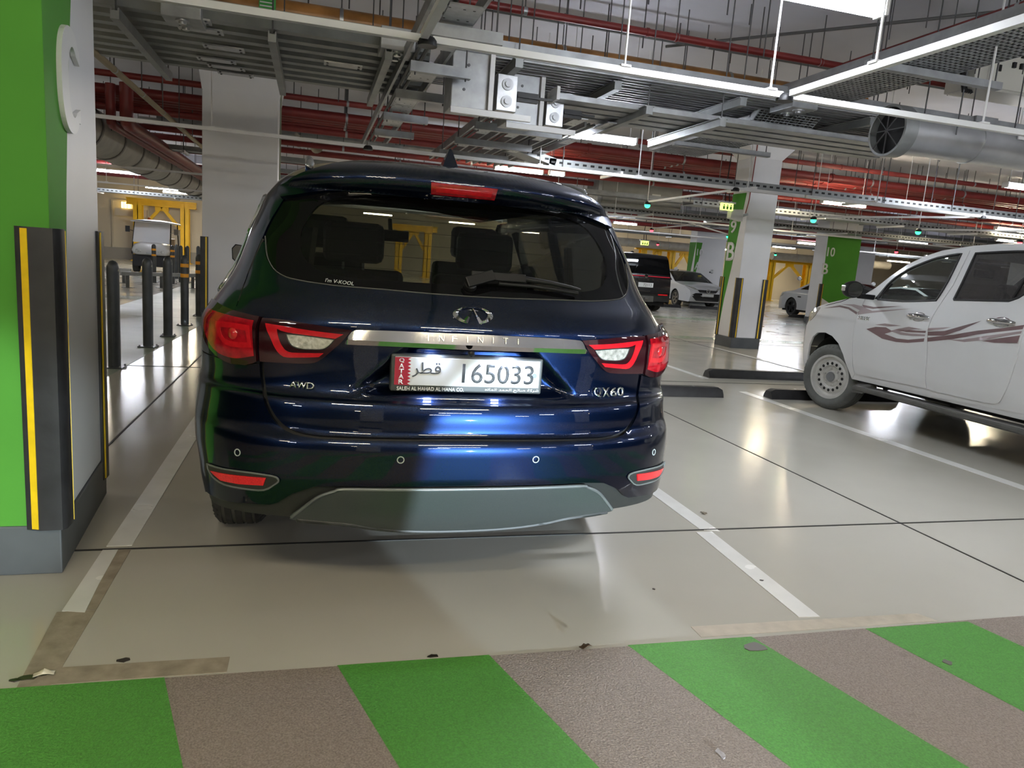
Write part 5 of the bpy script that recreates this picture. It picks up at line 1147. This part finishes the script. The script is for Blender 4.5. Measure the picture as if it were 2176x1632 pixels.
def strip(name, pts, hw, ft, m, parent, crown=.03, rnd=.03, nx=12, off=0.0, narrow=1.0):
    """surface across the car that follows the side profile pts = [(y, z)]"""
    V = []; us = [-1, -.985, -.95, -.88] + [-.88 + 1.76 * k / nx for k in range(1, nx)] + [.88, .95, .985, 1]; w = len(us); N = len(pts); nr = []
    for i in range(N):
        a = pts[max(i - 1, 0)]; b = pts[min(i + 1, N - 1)]; d = Vector((b[0] - a[0], b[1] - a[1])).normalized(); nr.append((d.y, -d.x))
    cy = sum(p[0] for p in pts) / N; cz = .75
    for (y, z), (ny, nz) in zip(pts, nr):
        if ny * (y - cy) * .6 + nz * (z - cz) < 0: ny, nz = -ny, -nz
        for u in us:
            e = abs(u); dr = rnd * (0 if e < .88 else 1 - math.sqrt(max(0, 1 - ((e - .88) / .12) ** 2)))
            o = off + crown * (1 - u * u) - dr
            V.append((u * narrow * hw(z) * ft(y), y + ny * o, z + nz * o))
    m_ = MB(); m_.add(V, [(j * w + i, j * w + i + 1, (j + 1) * w + i + 1, (j + 1) * w + i) for j in range(N - 1) for i in range(w - 1)])
    return obj(name, m_, m, parent, smooth=55)
def line_strip(name, pts, fn, off, r, m, parent): return strip_tube(name, pts, fn, off, r, m, parent, n=5)
# ---- pickup
PKX, PKY = 6.345, 4.6
pk = thing('pickup', (PKX, PKY, 0), 'white dusty double cab pickup with taupe side stripes, at the right', 'truck')
def pt_(z): return 0 if z < 1.0 else (z - 1.0) * .26
def phw(z): return .925 - pt_(z) - (max(0, .55 - z) * .12) - .018 * (1 - sstep(.75, .98, z)) * 0 - .02 * ((z - .8) / .4) ** 2 * (1 if z < 1.0 else 0)
def pft(y):
    Y = y + PKY; return 1.0 if Y < 6.35 else 1 - .14 * ((Y - 6.35) / .78) ** 3.2
sideP = shell_fns(phw, pft)
def W(l): return [(a - PKY, b) for a, b in l]
roofl = [(6.10, 1.35), (5.97, 1.47), (5.80, 1.60), (5.62, 1.685), (5.46, 1.735), (5.15, 1.78), (4.92, 1.795), (4.4, 1.795), (4.22, 1.77)]
fwin = crsp(W([(6.005, 1.235), (6.005, 1.235), (5.985, 1.31), (5.92, 1.42), (5.77, 1.54), (5.53, 1.645), (5.39, 1.68), (5.235, 1.705), (5.235, 1.705), (5.265, 1.45), (5.31, 1.275), (5.31, 1.275), (5.69, 1.24)]), 3, True)
rwin = crsp(W([(5.13, 1.295), (5.13, 1.295), (5.11, 1.45), (5.09, 1.71), (5.09, 1.71), (4.70, 1.73), (4.42, 1.72), (4.42, 1.72), (4.40, 1.60), (4.50, 1.39), (4.61, 1.322), (4.61, 1.322)]), 3, True)
arc = [(6.17, .39), (6.19, .43), (6.25, .53), (6.31, .63), (6.40, .735), (6.51, .80), (6.63, .825), (6.77, .81), (6.86, .755), (6.915, .66), (6.94, .51), (6.95, .385)]
for sg in (-1, 1):
    fn = sideP(sg)
    fender = W([(6.965, 1.06), (6.82, 1.11), (6.68, 1.15), (6.46, 1.205), (6.28, 1.24), (6.185, 1.235), (6.20, 1.07), (6.215, .95), (6.195, .75), (6.155, .52), (6.13, .45)] + arc + [(7.0, .36), (7.07, .42), (7.095, .5), (7.11, .66), (7.12, .77), (7.10, .86), (7.04, .915), (7.01, .98)])
    patch('front_fender', fender, fn, M_dust, pk, thick=.02, res=.03)
    cab = W([(6.18, 1.24), (6.24, 1.255)] + roofl + [(4.17, 1.70), (4.12, 1.25), (4.10, .46), (5.2, .40), (6.17, .39), (6.13, .46), (6.15, .52), (6.19, .75), (6.21, .95), (6.195, 1.07)])
    patch('cab_side', cab, fn, M_dust, pk, off=-.004, thick=.03, res=.035, holes=[fwin, rwin])
    d1 = W(crsp([(6.175, 1.225), (6.175, 1.225), (6.19, 1.07), (6.205, .95), (6.185, .75), (6.145, .54), (6.115, .47), (6.05, .455), (5.62, .465), (5.205, .475), (5.205, .475), (5.225, .58), (5.238, .74), (5.262, .88), (5.288, 1.03), (5.285, 1.14), (5.255, 1.255), (5.255, 1.255)], 3) + [(5.20, 1.42), (5.165, 1.735), (5.30, 1.722), (5.53, 1.675), (5.77, 1.572), (5.93, 1.455), (6.03, 1.34), (6.06, 1.24)])
    do = patch('front_door', d1, fn, M_dust, pk, off=.004, thick=.012, res=.035, holes=[fwin])
    d2 = W(crsp([(5.243, 1.255), (5.243, 1.255), (5.274, 1.14), (5.277, 1.03), (5.25, .88), (5.226, .74), (5.213, .58), (5.193, .475), (5.193, .475), (5.10, .467), (4.60, .473), (4.50, .487), (4.455, .53), (4.405, .69), (4.38, .95), (4.395, 1.15), (4.395, 1.15)], 3) + [(4.37, 1.3), (4.36, 1.60), (4.38, 1.745), (4.6, 1.765), (5.15, 1.737), (5.185, 1.42)])
    dr = patch('rear_door', d2, fn, M_dust, pk, off=.004, thick=.012, res=.035, holes=[rwin])
    for poly, par in ((fwin, do), (rwin, dr)):
        line_strip('window_seal', poly + poly[:1], fn, .004, .012, M_black, par)
        patch('window_pane', poly, fn, glass('light_tinted_glass', (.70, .76, .74), haze=.08) if par is do else glass('dusty_dark_glass', (.34, .34, .35), haze=.14, hazec=(.35, .33, .34)), par, off=-.004, thick=0, res=.06)
    line_strip('vent_pillar', W([(6.00, 1.24), (5.965, 1.30), (5.90, 1.40)]), fn, .002, .012, M_black, do)
    patch('mirror_sail', W([(6.05, 1.235), (5.965, 1.235), (5.955, 1.32), (5.985, 1.35)]), fn, M_black, do, off=.006, thick=.006, res=.04)
    line_strip('quarter_divider', W([(4.59, 1.325), (4.545, 1.52), (4.53, 1.72)]), fn, .001, .011, M_black, dr)
    for lab_, par, yc, zc in (('front', do, 5.435, 1.11), ('rear', dr, 4.60, 1.145)):
        p, n = fn(yc - PKY, zc); m = MB(); m.tube([fn(yc - PKY + .125, zc)[0] + n * .008, fn(yc - PKY + .08, zc)[0] + n * .032, fn(yc - PKY - .08, zc)[0] + n * .034, fn(yc - PKY - .125, zc)[0] + n * .008], [.014, .021, .021, .014], 10); h_ = obj('door_handle', m, M_chrome, par, smooth=50)
        m = MB(); vs = []
        for k in range(20): a = 2 * math.pi * k / 20; vs.append(fn(yc - PKY + math.cos(a) * .082, zc + math.sin(a) * .043)[0] + n * .0055)
        m.add(vs + [p - n * .004], [(k, (k + 1) % 20, 20) for k in range(20)]); obj('handle_bowl', m, M_chrome, h_, smooth=60)
    patch('headlamp', crsp(W([(7.01, .915), (7.01, .915), (7.025, .98), (6.965, 1.058), (6.84, 1.085), (6.82, 1.078), (6.85, 1.02), (6.93, .95)]), 3, True), fn, M_hlamp, pk, off=.006, thick=.03, res=.03)
    line_strip('bonnet_seam', W([(6.93, 1.075), (6.68, 1.128), (6.50, 1.175), (6.41, 1.215)]), fn, .001, .004, M_gap, pk)
    # stripes down the side
    for nm, poly, mt in (('decal', [(6.75, 1.08), (6.50, 1.135), (6.36, 1.125), (6.22, 1.085), (6.215, 1.06), (6.36, 1.105), (6.50, 1.115)], M_decal), ('decal', [(6.48, 1.145), (6.30, 1.16), (6.185, 1.15), (6.02, 1.115), (5.54, 1.18), (6.04, 1.09), (6.19, 1.06), (6.21, 1.08), (6.185, 1.105), (6.33, 1.14)], M_decal2),
                         ('decal', [(6.18, 1.165), (6.02, 1.155), (5.66, 1.195), (6.02, 1.135), (6.16, 1.14)], M_decal),
                         ('decal', [(6.03, .93), (5.80, .86), (5.62, .85), (5.48, .86), (5.30, .895), (5.30, .925), (5.48, .89), (5.62, .885), (5.78, .91), (5.68, .945), (5.78, .975), (5.91, .965)], M_decal), ('decal', [(5.93, .985), (5.80, 1.01), (5.59, 1.01), (5.76, .985)], M_decal2),
                         ('decal', [(5.72, .945), (5.58, .925), (5.44, .93), (5.30, .945), (5.30, .96), (5.48, .948), (5.60, .95), (5.50, .98), (5.40, 1.0), (5.34, 1.005), (5.5, 1.01), (5.62, .98)], M_decal2),
                         ('decal', [(5.66, .965), (5.52, .958), (5.30, .975), (5.30, .995), (5.40, .985), (5.5, .982)], M_decal),
                         ('decal', [(5.262, .90), (5.0, .955), (4.78, 1.02), (4.6, 1.065), (4.40, 1.11), (4.40, 1.145), (4.55, 1.105), (4.78, 1.055), (5.0, .995), (5.27, .935)], M_decal),
                         ('decal', [(5.272, .955), (5.1, .975), (4.95, 1.035), (4.78, 1.14), (4.95, 1.075), (5.1, 1.015), (5.278, .99)], M_decal), ('decal', [(5.28, 1.0), (5.12, 1.03), (5.05, 1.055), (5.18, 1.035), (5.283, 1.02)], M_decal2),
                         ('decal', [(5.05, .945), (4.90, .965), (4.75, 1.005), (4.40, 1.095), (4.40, 1.075), (4.7, .985), (4.88, .945)], M_decal2), ('decal', [(4.72, .975), (4.55, 1.02), (4.40, 1.06), (4.40, 1.0), (4.6, .975)], M_decal)):
        yy = sum(a for a, b in poly) / len(poly); par = do if 5.29 <= yy <= 6.17 else (dr if yy < 5.29 else pk)
        patch(nm, W(poly), fn, mt, par, off=.0062 if par is not pk else .0022, thick=0, res=.03)
    p, n = fn(6.085 - PKY, 1.032); text('name_letters', 'HILUX', M_badge, do, p + n * .010, Vector((0, sg, 0)), Vector((0, 0, 1)) - n * n.z, .15, .036, ext=.004, bold=.012)
    # bed side
    bed = W([(4.06, 1.10), (4.06, .46), (3.93, .46)] + [(3.50 + .43 * math.cos(math.radians(a)), .36 + .46 * math.sin(math.radians(a))) for a in range(15, 170, 12)] + [(3.06, .46), (1.95, .50), (1.90, .62), (1.90, 1.10)])
    b_ = patch('bed_side', bed, fn, M_dust, pk, off=-.01, thick=.03, res=.05)
    line_strip('arch_flare', W([(3.50 + .44 * math.cos(math.radians(a)), .36 + .47 * math.sin(math.radians(a))) for a in range(10, 175, 11)]), fn, -.004, .018, M_dust, b_)
    # sill and step
    patch('sill', W([(6.15, .45), (6.17, .39), (4.06, .40), (4.06, .46), (5.2, .46)]), fn, M_dust, pk, off=-.008, thick=.02, res=.08)
    m = MB(); m.prism([(sg * .90, 1.50, .30), (sg * .975, 1.44, .30), (sg * .985, -.55, .30), (sg * .78, -.55, .30), (sg * .78, 1.50, .30)], (0, 0, .045)); st = obj('side_step', m, M_dirty, pk, bev=.012)
    m = MB(); m.box(sg * .95 - .018, sg * .95 + .018, -.5, 1.40, .345, .35); obj('step_tread', m, mat('grey_step_tread', (.17, .17, .165), .7, noise=(5, .3)), st)
    m = MB(); m.prism([(sg * .80, 1.56, .36), (sg * .965, 1.46, .335), (sg * .965, 1.30, .35), (sg * .80, 1.30, .40)], (0, 0, -.07)); obj('step_end', m, M_dirty, st, bev=.012)
    for yy in (1.2, .4, -.4): m = MB(); m.bar((sg * .80, yy, .36), (sg * .60, yy, .42), .05, .03); obj('step_bracket', m, M_black, st)
    # mirror
    t = thing('door_mirror', (0, 0, 0), None, None); t.parent = pk; mx, my, mz = sg * 1.145, 1.42, 1.315
    m = MB(); m.lathe([(-.0, .082), (.03, .088), (.08, .078), (.115, .045), (.12, .01)], (0, 0, 0), (0, 1, 0), 22, cap=True); o = obj('housing', m, M_black, t, smooth=50, loc=(mx, my, mz)); o.scale = (1.2, 1, .98)
    m = MB(); m.lathe([(-.003, .074), (-.003, .001)], (0, 0, 0), (0, 1, 0), 22); o = obj('mirror_glass', m, M_chrome, t, loc=(mx, my, mz)); o.scale = (1.2, 1, .98)
    m = MB(); m.bar((mx - sg * .08, my + .03, mz - .06), (sg * .86, my + .06, 1.25), .05, .05); obj('arm', m, M_black, t, bev=.008)
    m = MB(); m.box(mx + sg * .085, mx + sg * .108, my + .02, my + .07, mz - .02, mz + .035); obj('turn_lamp', m, M_hlamp, t, bev=.006)
    # wheels
    for wy, front in ((6.53 - PKY, True), (3.50 - PKY, False)):
        w_ = wheel(pk, (sg * .795, wy, .355), .355, .225, mat('dusty_silver_rim', (.50, .50, .48), .55, .25, noise=(9, .12)), kind='dusty', side=sg, rr=.665)
        if front and sg < 0: w_.rotation_euler[2] = math.radians(13)
        m = MB(); h = .1125; r = .355
        m.lathe([(sg * h * .55, r * .60), (sg * h * .50, r * .52), (sg * h * .62, r * .47), (sg * h * .66, r * .36), (sg * h * .42, r * .31), (sg * h * .40, r * .20), (sg * h * .48, r * .18), (sg * h * .62, r * .15), (sg * h * .64, r * .001)], (0, 0, 0), (1, 0, 0), 48); di = obj('wheel_disc', m, mat('dusty_silver_rim'), w_, smooth=30)
        for k in range(16):
            a = 2 * math.pi * k / 16; c = (sg * h * .662, math.cos(a) * r * .415, math.sin(a) * r * .415)
            m = MB(); m.lathe([(0, .0165), (sg * .001, .001)], c, (1, 0, 0), 10); o = obj('vent_hole', m, M_gap, di)
        for k in range(6):
            a = 2 * math.pi * k / 6 + .3; m = MB(); m.lathe([(0, .013), (sg * .022, .011), (sg * .024, .001)], (sg * h * .42, math.cos(a) * r * .255, math.sin(a) * r * .255), (1, 0, 0), 6); obj('wheel_nut', m, mat('dusty_silver_rim'), di)
        m = MB(); m.lathe([(0, r * .155), (sg * .012, r * .14), (sg * .014, .001)], (sg * h * .62, 0, 0), (1, 0, 0), 20); obj('hub_cap', m, mat('grey_hub_cap', (.20, .21, .22), .5, .3), di, smooth=40)
        half_liner(pk, sg * .80, wy, .385, .43, .30, sg, mat('dusty_liner', (.030, .033, .030), .8))
hood = W([(7.13, .62), (7.135, .78), (7.11, .90), (7.03, 1.01), (6.965, 1.06), (6.82, 1.11), (6.68, 1.15), (6.46, 1.205), (6.25, 1.25)])
strip('bonnet', hood, phw, pft, M_dust, pk, crown=.05, rnd=.0)
strip('windscreen', W([(6.24, 1.252), (6.10, 1.35), (5.97, 1.47), (5.80, 1.60), (5.66, 1.67)]), phw, pft, glass('clear_windscreen'), pk, crown=.05, rnd=0, narrow=.96)
strip('roof', W([(5.66, 1.67), (5.46, 1.735), (5.15, 1.78), (4.92, 1.795), (4.4, 1.795), (4.22, 1.77), (4.17, 1.70)]), phw, pft, M_dust, pk, crown=.035, rnd=0)
strip('cab_back', W([(4.17, 1.70), (4.13, 1.25), (4.12, .6)]), phw, pft, M_dust, pk, crown=.01, rnd=0)
strip('front_bumper', W([(6.98, .36), (7.06, .42), (7.095, .5), (7.125, .62)]), phw, pft, M_dust, pk, crown=.05, rnd=0)
m = MB(); m.box(-.5, .5, 2.50, 2.56, .62, .88); obj('grille', m, M_black, pk, bev=.02)
m = MB(); m.box(-.76, .76, 1.90 - PKY + .04, 4.02 - PKY, .70, .76); obj('bed_floor', m, M_dust, pk)
m = MB(); m.box(-.86, .86, 1.90 - PKY, 1.95 - PKY, .62, 1.10); m.box(-.86, .86, 4.0 - PKY, 4.05 - PKY, .62, 1.10); obj('tailgate', m, M_dust, pk)
m = MB(); m.box(-.80, .80, -2.5, 2.2, .36, .46); obj('chassis', m, M_gap, pk)
for x in (-.38, .38):
    for yy in (.55, -.25): 
        t = thing('seat', (x, yy, .62), None, None); t.parent = pk
        m = MB(); m.prism([(-.25, 0, 0), (.25, 0, 0), (.23, -.16, .62), (-.23, -.16, .62)], (0, .13, 0)); obj('backrest', m, M_cab, t, bev=.03)
        m = MB(); m.box(-.12, .12, -.19, -.08, .66, .84); obj('headrest', m, M_cab, t, bev=.03); m = MB(); m.box(-.25, .25, .05, .5, -.06, .08); obj('cushion', m, M_cab, t, bev=.03)
m = MB(); m.box(-.72, .72, 1.2, 1.62, .8, 1.16); obj('dashboard', m, M_cab, pk, bev=.05)
m = MB(); m.lathe([(-.015, .185), (0, .2), (.015, .185), (0, .17), (-.015, .185)], (-.38, 1.12, 1.12), (0, -1, .5), 24); obj('steering_wheel', m, M_cab, pk, smooth=60)
m = MB(); m.box(-.12, .12, 1.02, 1.05, 1.52, 1.60); obj('rear_view_mirror', m, M_black, pk, bev=.01)

# ---- simple cars in the distance, each with its own shell
def far_car(label, loc, face, prof, glassseg, hw, arches, wins, paint, wr, tyre_w=.22, name='car'):
    """face=+1 nose towards +y, -1 nose towards the viewer; prof runs rear bottom, over the roof, to nose bottom (y, z)"""
    t = thing(name, loc, label, 'car'); t.rotation_euler = (0, 0, 0 if face > 0 else math.pi)
    L0, L1 = prof[0][0], prof[-1][0]; Ln = L1 - L0
    def ft(y):
        f = max(0, (y - (L1 - .8)) / .8); r = max(0, ((L0 + .5) - y) / .5)
        return 1 - .16 * f ** 2.2 - .08 * r ** 2
    sd = shell_fns(hw, ft)
    for sg in (-1, 1):
        fn = sd(sg); bot = []
        for yc, zc, r in sorted(arches, key=lambda a: -a[0]): bot += [(yc + r * math.cos(math.radians(a)), max(.2, zc + r * math.sin(math.radians(a)))) for a in range(-12, 193, 17)]
        b = patch('side_panel', list(prof) + [(L1 - .03, .24)] + bot + [(L0 + .03, .26)], fn, paint, t, thick=.03, res=.09, holes=wins)
        for w in wins:
            patch('side_window', w, fn, M_frit if name == 'suv' else M_sglass, t, off=-.006, thick=0, res=.12)
        for yc, zc, r in arches:
            wheel(t, (sg * (hw(.4) - tyre_w / 2 - .02), yc, wr), wr, tyre_w, M_black if 'black wheel' in label else M_alloy, side=sg)
            half_liner(t, sg * (hw(.4) - .01), yc, zc, r + .02, .28, sg, M_gap)
        p, n = fn(glassseg[1][1] - .12 if len(glassseg) > 1 else 0, prof[glassseg[1][0]][1] + .06 if len(glassseg) > 1 else 1.0)
        m = MB(); m.lathe([(-.06, .07), (0, .085), (.07, .05)], p + n * .12, (0, 1, 0), 12, cap=True); obj('side_mirror', m, paint, t, smooth=50)
        m = MB(); m.bar(p, p + n * .10, .05, .04); obj('mirror_arm', m, M_black, t)
    i = 0; cuts = sorted(g[0] for g in glassseg); start = 0; segs = []
    for c in cuts:
        if c > start: segs.append((start, c, paint, 'body_shell'))
        segs.append((c, c + 1, M_frit if name == 'suv' else M_sglass, 'screen')); start = c + 1
    if start < len(prof) - 1: segs.append((start, len(prof) - 1, paint, 'body_shell'))
    for a, b, mt, nm in segs:
        pts = [prof[a]]
        for q in range(a, b): pts += [(prof[q][0] + (prof[q + 1][0] - prof[q][0]) * f / 3, prof[q][1] + (prof[q + 1][1] - prof[q][1]) * f / 3) for f in (1, 2, 3)]
        strip(nm, pts, hw, ft, mt, t, crown=.03, rnd=.0, nx=8, narrow=1.0)
    m = MB(); m.box(-hw(.4) + .1, hw(.4) - .1, L0 + .3, L1 - .3, .2, .4); obj('underbody', m, M_gap, t)
    m = MB(); m.box(-hw(.9) + .12, hw(.9) - .12, L0 + .9, L1 - 1.6, .4, .75); obj('seat_block', m, M_cab, t)
    for x in (-.36, .36): m = MB(); m.prism([(x - .24, L1 - 2.3, .7), (x + .24, L1 - 2.3, .7), (x + .2, L1 - 2.45, 1.25), (x - .2, L1 - 2.45, 1.25)], (0, .13, 0)); obj('seat', m, M_seat, t, bev=.03)
    return t, sd, ft
# black SUV seen from behind
prof = [(-2.62, .35), (-2.66, .62), (-2.60, .80), (-2.56, 1.10), (-2.50, 1.22), (-2.34, 1.74), (-2.2, 1.86), (-1.0, 1.91), (.5, 1.88), (1.45, 1.25), (2.4, 1.15), (2.62, .95), (2.65, .55), (2.55, .35)]
def bhw(z): return .99 - max(0, z - 1.15) * .17
bs, sdb, ftb = far_car('black boxy sport utility car with a red line across its back', (10.62, 24.5, 0), 1, prof, [(4, 0), (8, .95)], bhw, [(-1.7, .40, .44), (1.6, .40, .44)], [[(-2.1, 1.28), (-2.0, 1.72), (.3, 1.72), (1.1, 1.28)]], M_blackp, .39, .27, name='suv')
m = MB(); m.box(-.86, .86, -2.60, -2.575, 1.155, 1.175); obj('red_light_bar', m, mat('red_bar_lamp', (.5, .02, .04), .3, emit=((1, .03, .08), .12)), bs)
m = MB(); m.lathe([(0, .06), (.01, .06), (.012, .035), (.012, .001)], (0, -2.60, 1.16), (0, -1, 0), 18); obj('badge', m, M_chrome, bs, smooth=30)
for i in range(6): m = MB(); m.box(-.45 + i * .17, -.39 + i * .17, -2.60, -2.585, 1.03, 1.08); obj('tail_letter', m, M_chrome, bs)
m = MB(); m.box(-.27, .27, -2.635, -2.60, .80, .95); pp = obj('number_plate', m, mat('white_plate_sheet'), bs, bev=.005); text('plate_number', '72113', M_pk, pp, (.06, -2.637, .875), (1, 0, 0), (0, 0, 1), .30, .09, ext=.001)
for sg in (-1, 1):
    m = MB(); m.prism([(sg * .93, -2.56, .78), (sg * .98, -2.45, .78), (sg * .98, -2.43, 1.12), (sg * .93, -2.54, 1.12)], (sg * -.12, 0, 0)); obj('tail_lamp', m, M_lens, bs, bev=.01)
    m = MB(); m.box(sg * .62 - .17, sg * .62 + .17, -2.70, -2.66, .565, .60); obj('red_reflector', m, M_reflr, bs)
m = MB(); m.box(-.6, .15, -2.69, -2.66, .665, .69); obj('chrome_trim', m, M_chrome, bs)
m = MB(); m.box(-.28, .3, -2.70, -2.4, .32, .52); m.box(-.06, .06, -2.80, -2.5, .40, .47); obj('tow_hitch', m, M_dirty, bs, bev=.02)
# white sedan facing the viewer
prof = [(-2.42, .35), (-2.44, .72), (-2.35, .98), (-1.75, 1.05), (-.95, 1.42), (-.2, 1.46), (.45, 1.40), (1.30, 1.00), (2.1, .86), (2.38, .70), (2.44, .50), (2.38, .25)]
def chw(z): return .91 - max(0, z - .95) * .36
cs, sdc, ftc = far_car('white sedan facing the viewer beside the black car', (15.35, 28.4, 0), -1, prof, [(3, 0), (6, 1.30)], chw, [(-1.40, .34, .37), (1.42, .34, .37)], [[(-1.55, 1.06), (-.9, 1.36), (-.2, 1.40), (.40, 1.34), (1.02, 1.04)]], M_white, .33)
def csf(y0, poly, nm, mt, th=.02):
    m = MB(); m.prism([(x, y0 + dy, z) for x, dy, z in poly], (0, th, 0)); return obj(nm, m, mt, cs)
csf(2.475, [(-.70, -.06, .50), (-.5, .0, .30), (.5, .0, .30), (.70, -.06, .50), (.55, -.0, .60), (-.55, 0, .60)], 'lower_grille', M_black)
csf(2.45, [(-.36, -.0, .64), (.36, -.0, .64), (.46, -.02, .74), (-.46, -.02, .74)], 'upper_grille', M_black, .05)
m = MB(); m.lathe([(0, .09), (.015, .085), (.015, .055), (0, .05)], (0, 2.50, .70), (0, 1, 0), 20); o = obj('badge', m, M_chrome, cs); o.scale = (1, 1, 1)
m = MB(); m.lathe([(0, .03), (.015, .028), (.016, .001)], (0, 2.50, .70), (0, 1, 0), 12); obj('badge_core', m, M_chrome, o)
m = MB(); m.box(-.26, .26, 2.50, 2.515, .475, .59); pp = obj('number_plate', m, mat('white_plate_sheet'), cs, bev=.004)
for sg in (-1, 1):
    csf(2.28, [(sg * .40, .11, .72), (sg * .86, -.24, .78), (sg * .84, -.22, .88), (sg * .55, .0, .82)], 'headlamp', M_hlamp, .05)
    csf(2.34, [(sg * .66, .0, .42), (sg * .80, -.10, .56), (sg * .82, -.12, .56), (sg * .72, -.02, .40)], 'fog_trim', M_steel, .03)
m = MB(); m.box(-.62, -.45, .72, .76, 1.18, 1.30); obj('yellow_sticker', m, mat('yellow_sticker_print', (.7, .62, .05), .5), cs)
# white cars beyond the 10 B pillar
prof = [(-2.40, .35), (-2.42, .80), (-2.30, 1.02), (-1.85, 1.06), (-.9, 1.42), (-.1, 1.45), (.55, 1.38), (1.35, 1.02), (2.15, .90), (2.40, .72), (2.44, .45), (2.38, .25)]
w1, sdw, ftw = far_car('white car with black wheel left of the 10 B pillar', (19.1, 23.0, 0), 1, prof, [(3, 0), (6, 1.35)], chw, [(-1.42, .36, .38), (1.45, .36, .38)], [[(-1.6, 1.08), (-.85, 1.36), (-.1, 1.39), (.48, 1.33), (1.05, 1.07)]], M_white, .355, .24)
for sg in (-1, 1):
    p, n = sdw(sg)(1.0, .78); m = MB(); m.bar(p + n * .004 + Vector((0, -.11, 0)), p + n * .004 + Vector((0, .07, 0)), .012, .05, up=(0, 0, 1)); obj('side_vent', m, M_black, w1)
    patch('headlamp', [(2.36, .70), (2.15, .84), (1.95, .88), (2.1, .76)], sdw(sg), M_hlamp, w1, off=.006, thick=.02, res=.05)
far_car('white car roof showing between the 10 B pillar and the pickup mirror', (22.6, 23.0, 0), 1, prof, [(3, 0), (6, 1.35)], chw, [(-1.42, .36, .38), (1.45, .36, .38)], [[(-1.6, 1.08), (-.85, 1.36), (-.1, 1.39), (.48, 1.33), (1.05, 1.07)]], M_white, .34, .22)
# ---- golf cart
gc = thing('golf_cart', (-5.35, 27.2, 0), 'white golf cart with big windscreen, parked behind the bollards', 'golf cart')
M_gcb = mat('grey_cart_body', (.40, .39, .37), .4, coat=.4); M_gcr = mat('white_cart_roof', (.70, .71, .72), .45)
P = [(-.45, .60), (-.56, .63), (-.60, .75), (-.52, .95), (-.30, 1.02), (.30, 1.02), (.52, .95), (.60, .75), (.56, .63), (.45, .60)]
m = MB(); V = []; F = []
for y, s_, dz in ((-.05, .82, .0), (0, .95, 0), (.12, 1.0, .0), (.5, 1.0, .03), (.7, .98, .03)): V += [(x * s_, y - .12 * (1 - (x / .6) ** 2), .8 + (z - .8) * s_ + dz) for x, z in P]
n_ = len(P)
for j in range(4): F += [(j * n_ + k, j * n_ + (k + 1) % n_, (j + 1) * n_ + (k + 1) % n_, (j + 1) * n_ + k) for k in range(n_)]
F += [tuple(range(n_ - 1, -1, -1)), tuple(4 * n_ + k for k in range(n_))]; m.add(V, F); obj('front_cowl', m, M_gcb, gc, smooth=50)
for sg in (-1, 1):
    m = MB(); m.lathe([(0, .055), (.02, .05), (.022, .001)], (sg * .40, -.08, .74), (sg * .3, -1, 0), 14); k = obj('headlamp', m, M_hlamp, gc, smooth=50)
    m = MB(); m.lathe([(0, .035), (.02, .03), (.022, .001)], (sg * .30, -.115, .735), (sg * .2, -1, 0), 12); obj('inner_lamp', m, M_hlamp, k, smooth=50)
    m = MB(); m.tube([(sg * .60, .15, .62), (sg * .57, .45, 1.70)], .02, 8); obj('front_post', m, M_black, gc)
    m = MB(); m.tube([(sg * .58, 1.9, .8), (sg * .56, 1.75, 1.72)], .02, 8); obj('rear_post', m, M_black, gc)
    m = MB(); m.bar((sg * .58, .35, 1.38), (sg * .74, .32, 1.42), .02, .02); m.box(sg * .76 - .07, sg * .76 + .07, .30, .33, 1.34, 1.54); obj('side_mirror', m, M_black if sg < 0 else M_chrome, gc, bev=.006)
    for yy in (.35, 2.0): wheel(gc, (sg * .50, yy, .23), .23, .2, M_steel2, side=sg, rr=.5)
m = MB(); m.box(-.11, .11, -.14, -.11, .655, .70); obj('front_badge', m, M_steel2, gc)
m = MB(); m.prism([(-.57, .16, 1.02), (.57, .16, 1.02), (.55, .42, 1.70), (-.55, .42, 1.70)], (0, .006, 0)); obj('windscreen', m, mat('painted_glare_windscreen', (.60, .61, .63), .12), gc)  # pale half-clear colour imitates the reflection on the screen
m = MB(); V = []
for y in (.25, .6, 1.2, 1.9): V += [(u * .66, y, 1.735 + .07 * (1 - u ** 4) * (1 if .3 < y < 1.8 else .3)) for u in (-1, -.8, -.4, 0, .4, .8, 1)]
m.add(V, [(j * 7 + i, j * 7 + i + 1, j * 7 + 8 + i, j * 7 + 7 + i) for j in range(3) for i in range(6)]); m.box(-.66, .66, .25, 1.9, 1.70, 1.735); obj('roof', m, M_gcr, gc, smooth=50)
m = MB(); m.lathe([(0, .05), (.03, .05), (.07, .04), (.08, .001)], (-.10, .4, 1.80), (0, 0, 1), 12); obj('beacon', m, mat('orange_beacon', (.8, .18, .02), .3), gc, smooth=50)
m = MB(); m.box(-.56, .56, .7, 1.9, .35, .60); obj('body_tub', m, M_black, gc, bev=.03); m = MB(); m.box(-.55, .55, -.0, .7, .22, .60); obj('front_skirt', m, M_gap, gc)
m = MB(); m.box(-.52, .52, 1.1, 1.55, .62, .76); m.box(-.52, .52, 1.5, 1.62, .76, 1.2); obj('bench_seat', m, mat('beige_seat_vinyl', (.50, .36, .22), .5), gc, bev=.03)
m = MB(); m.lathe([(-.012, .16), (0, .17), (.012, .16), (0, .15), (-.012, .16)], (.28, .62, 1.12), (0, -.9, .6), 20); m.tube([(.28, .62, 1.12), (.28, .45, .95)], .02, 6); obj('steering_wheel', m, M_black, gc, smooth=50)

ws = MATS['painted_glare_windscreen'].node_tree.nodes['Principled BSDF']; ws.inputs['Alpha'].default_value = .62
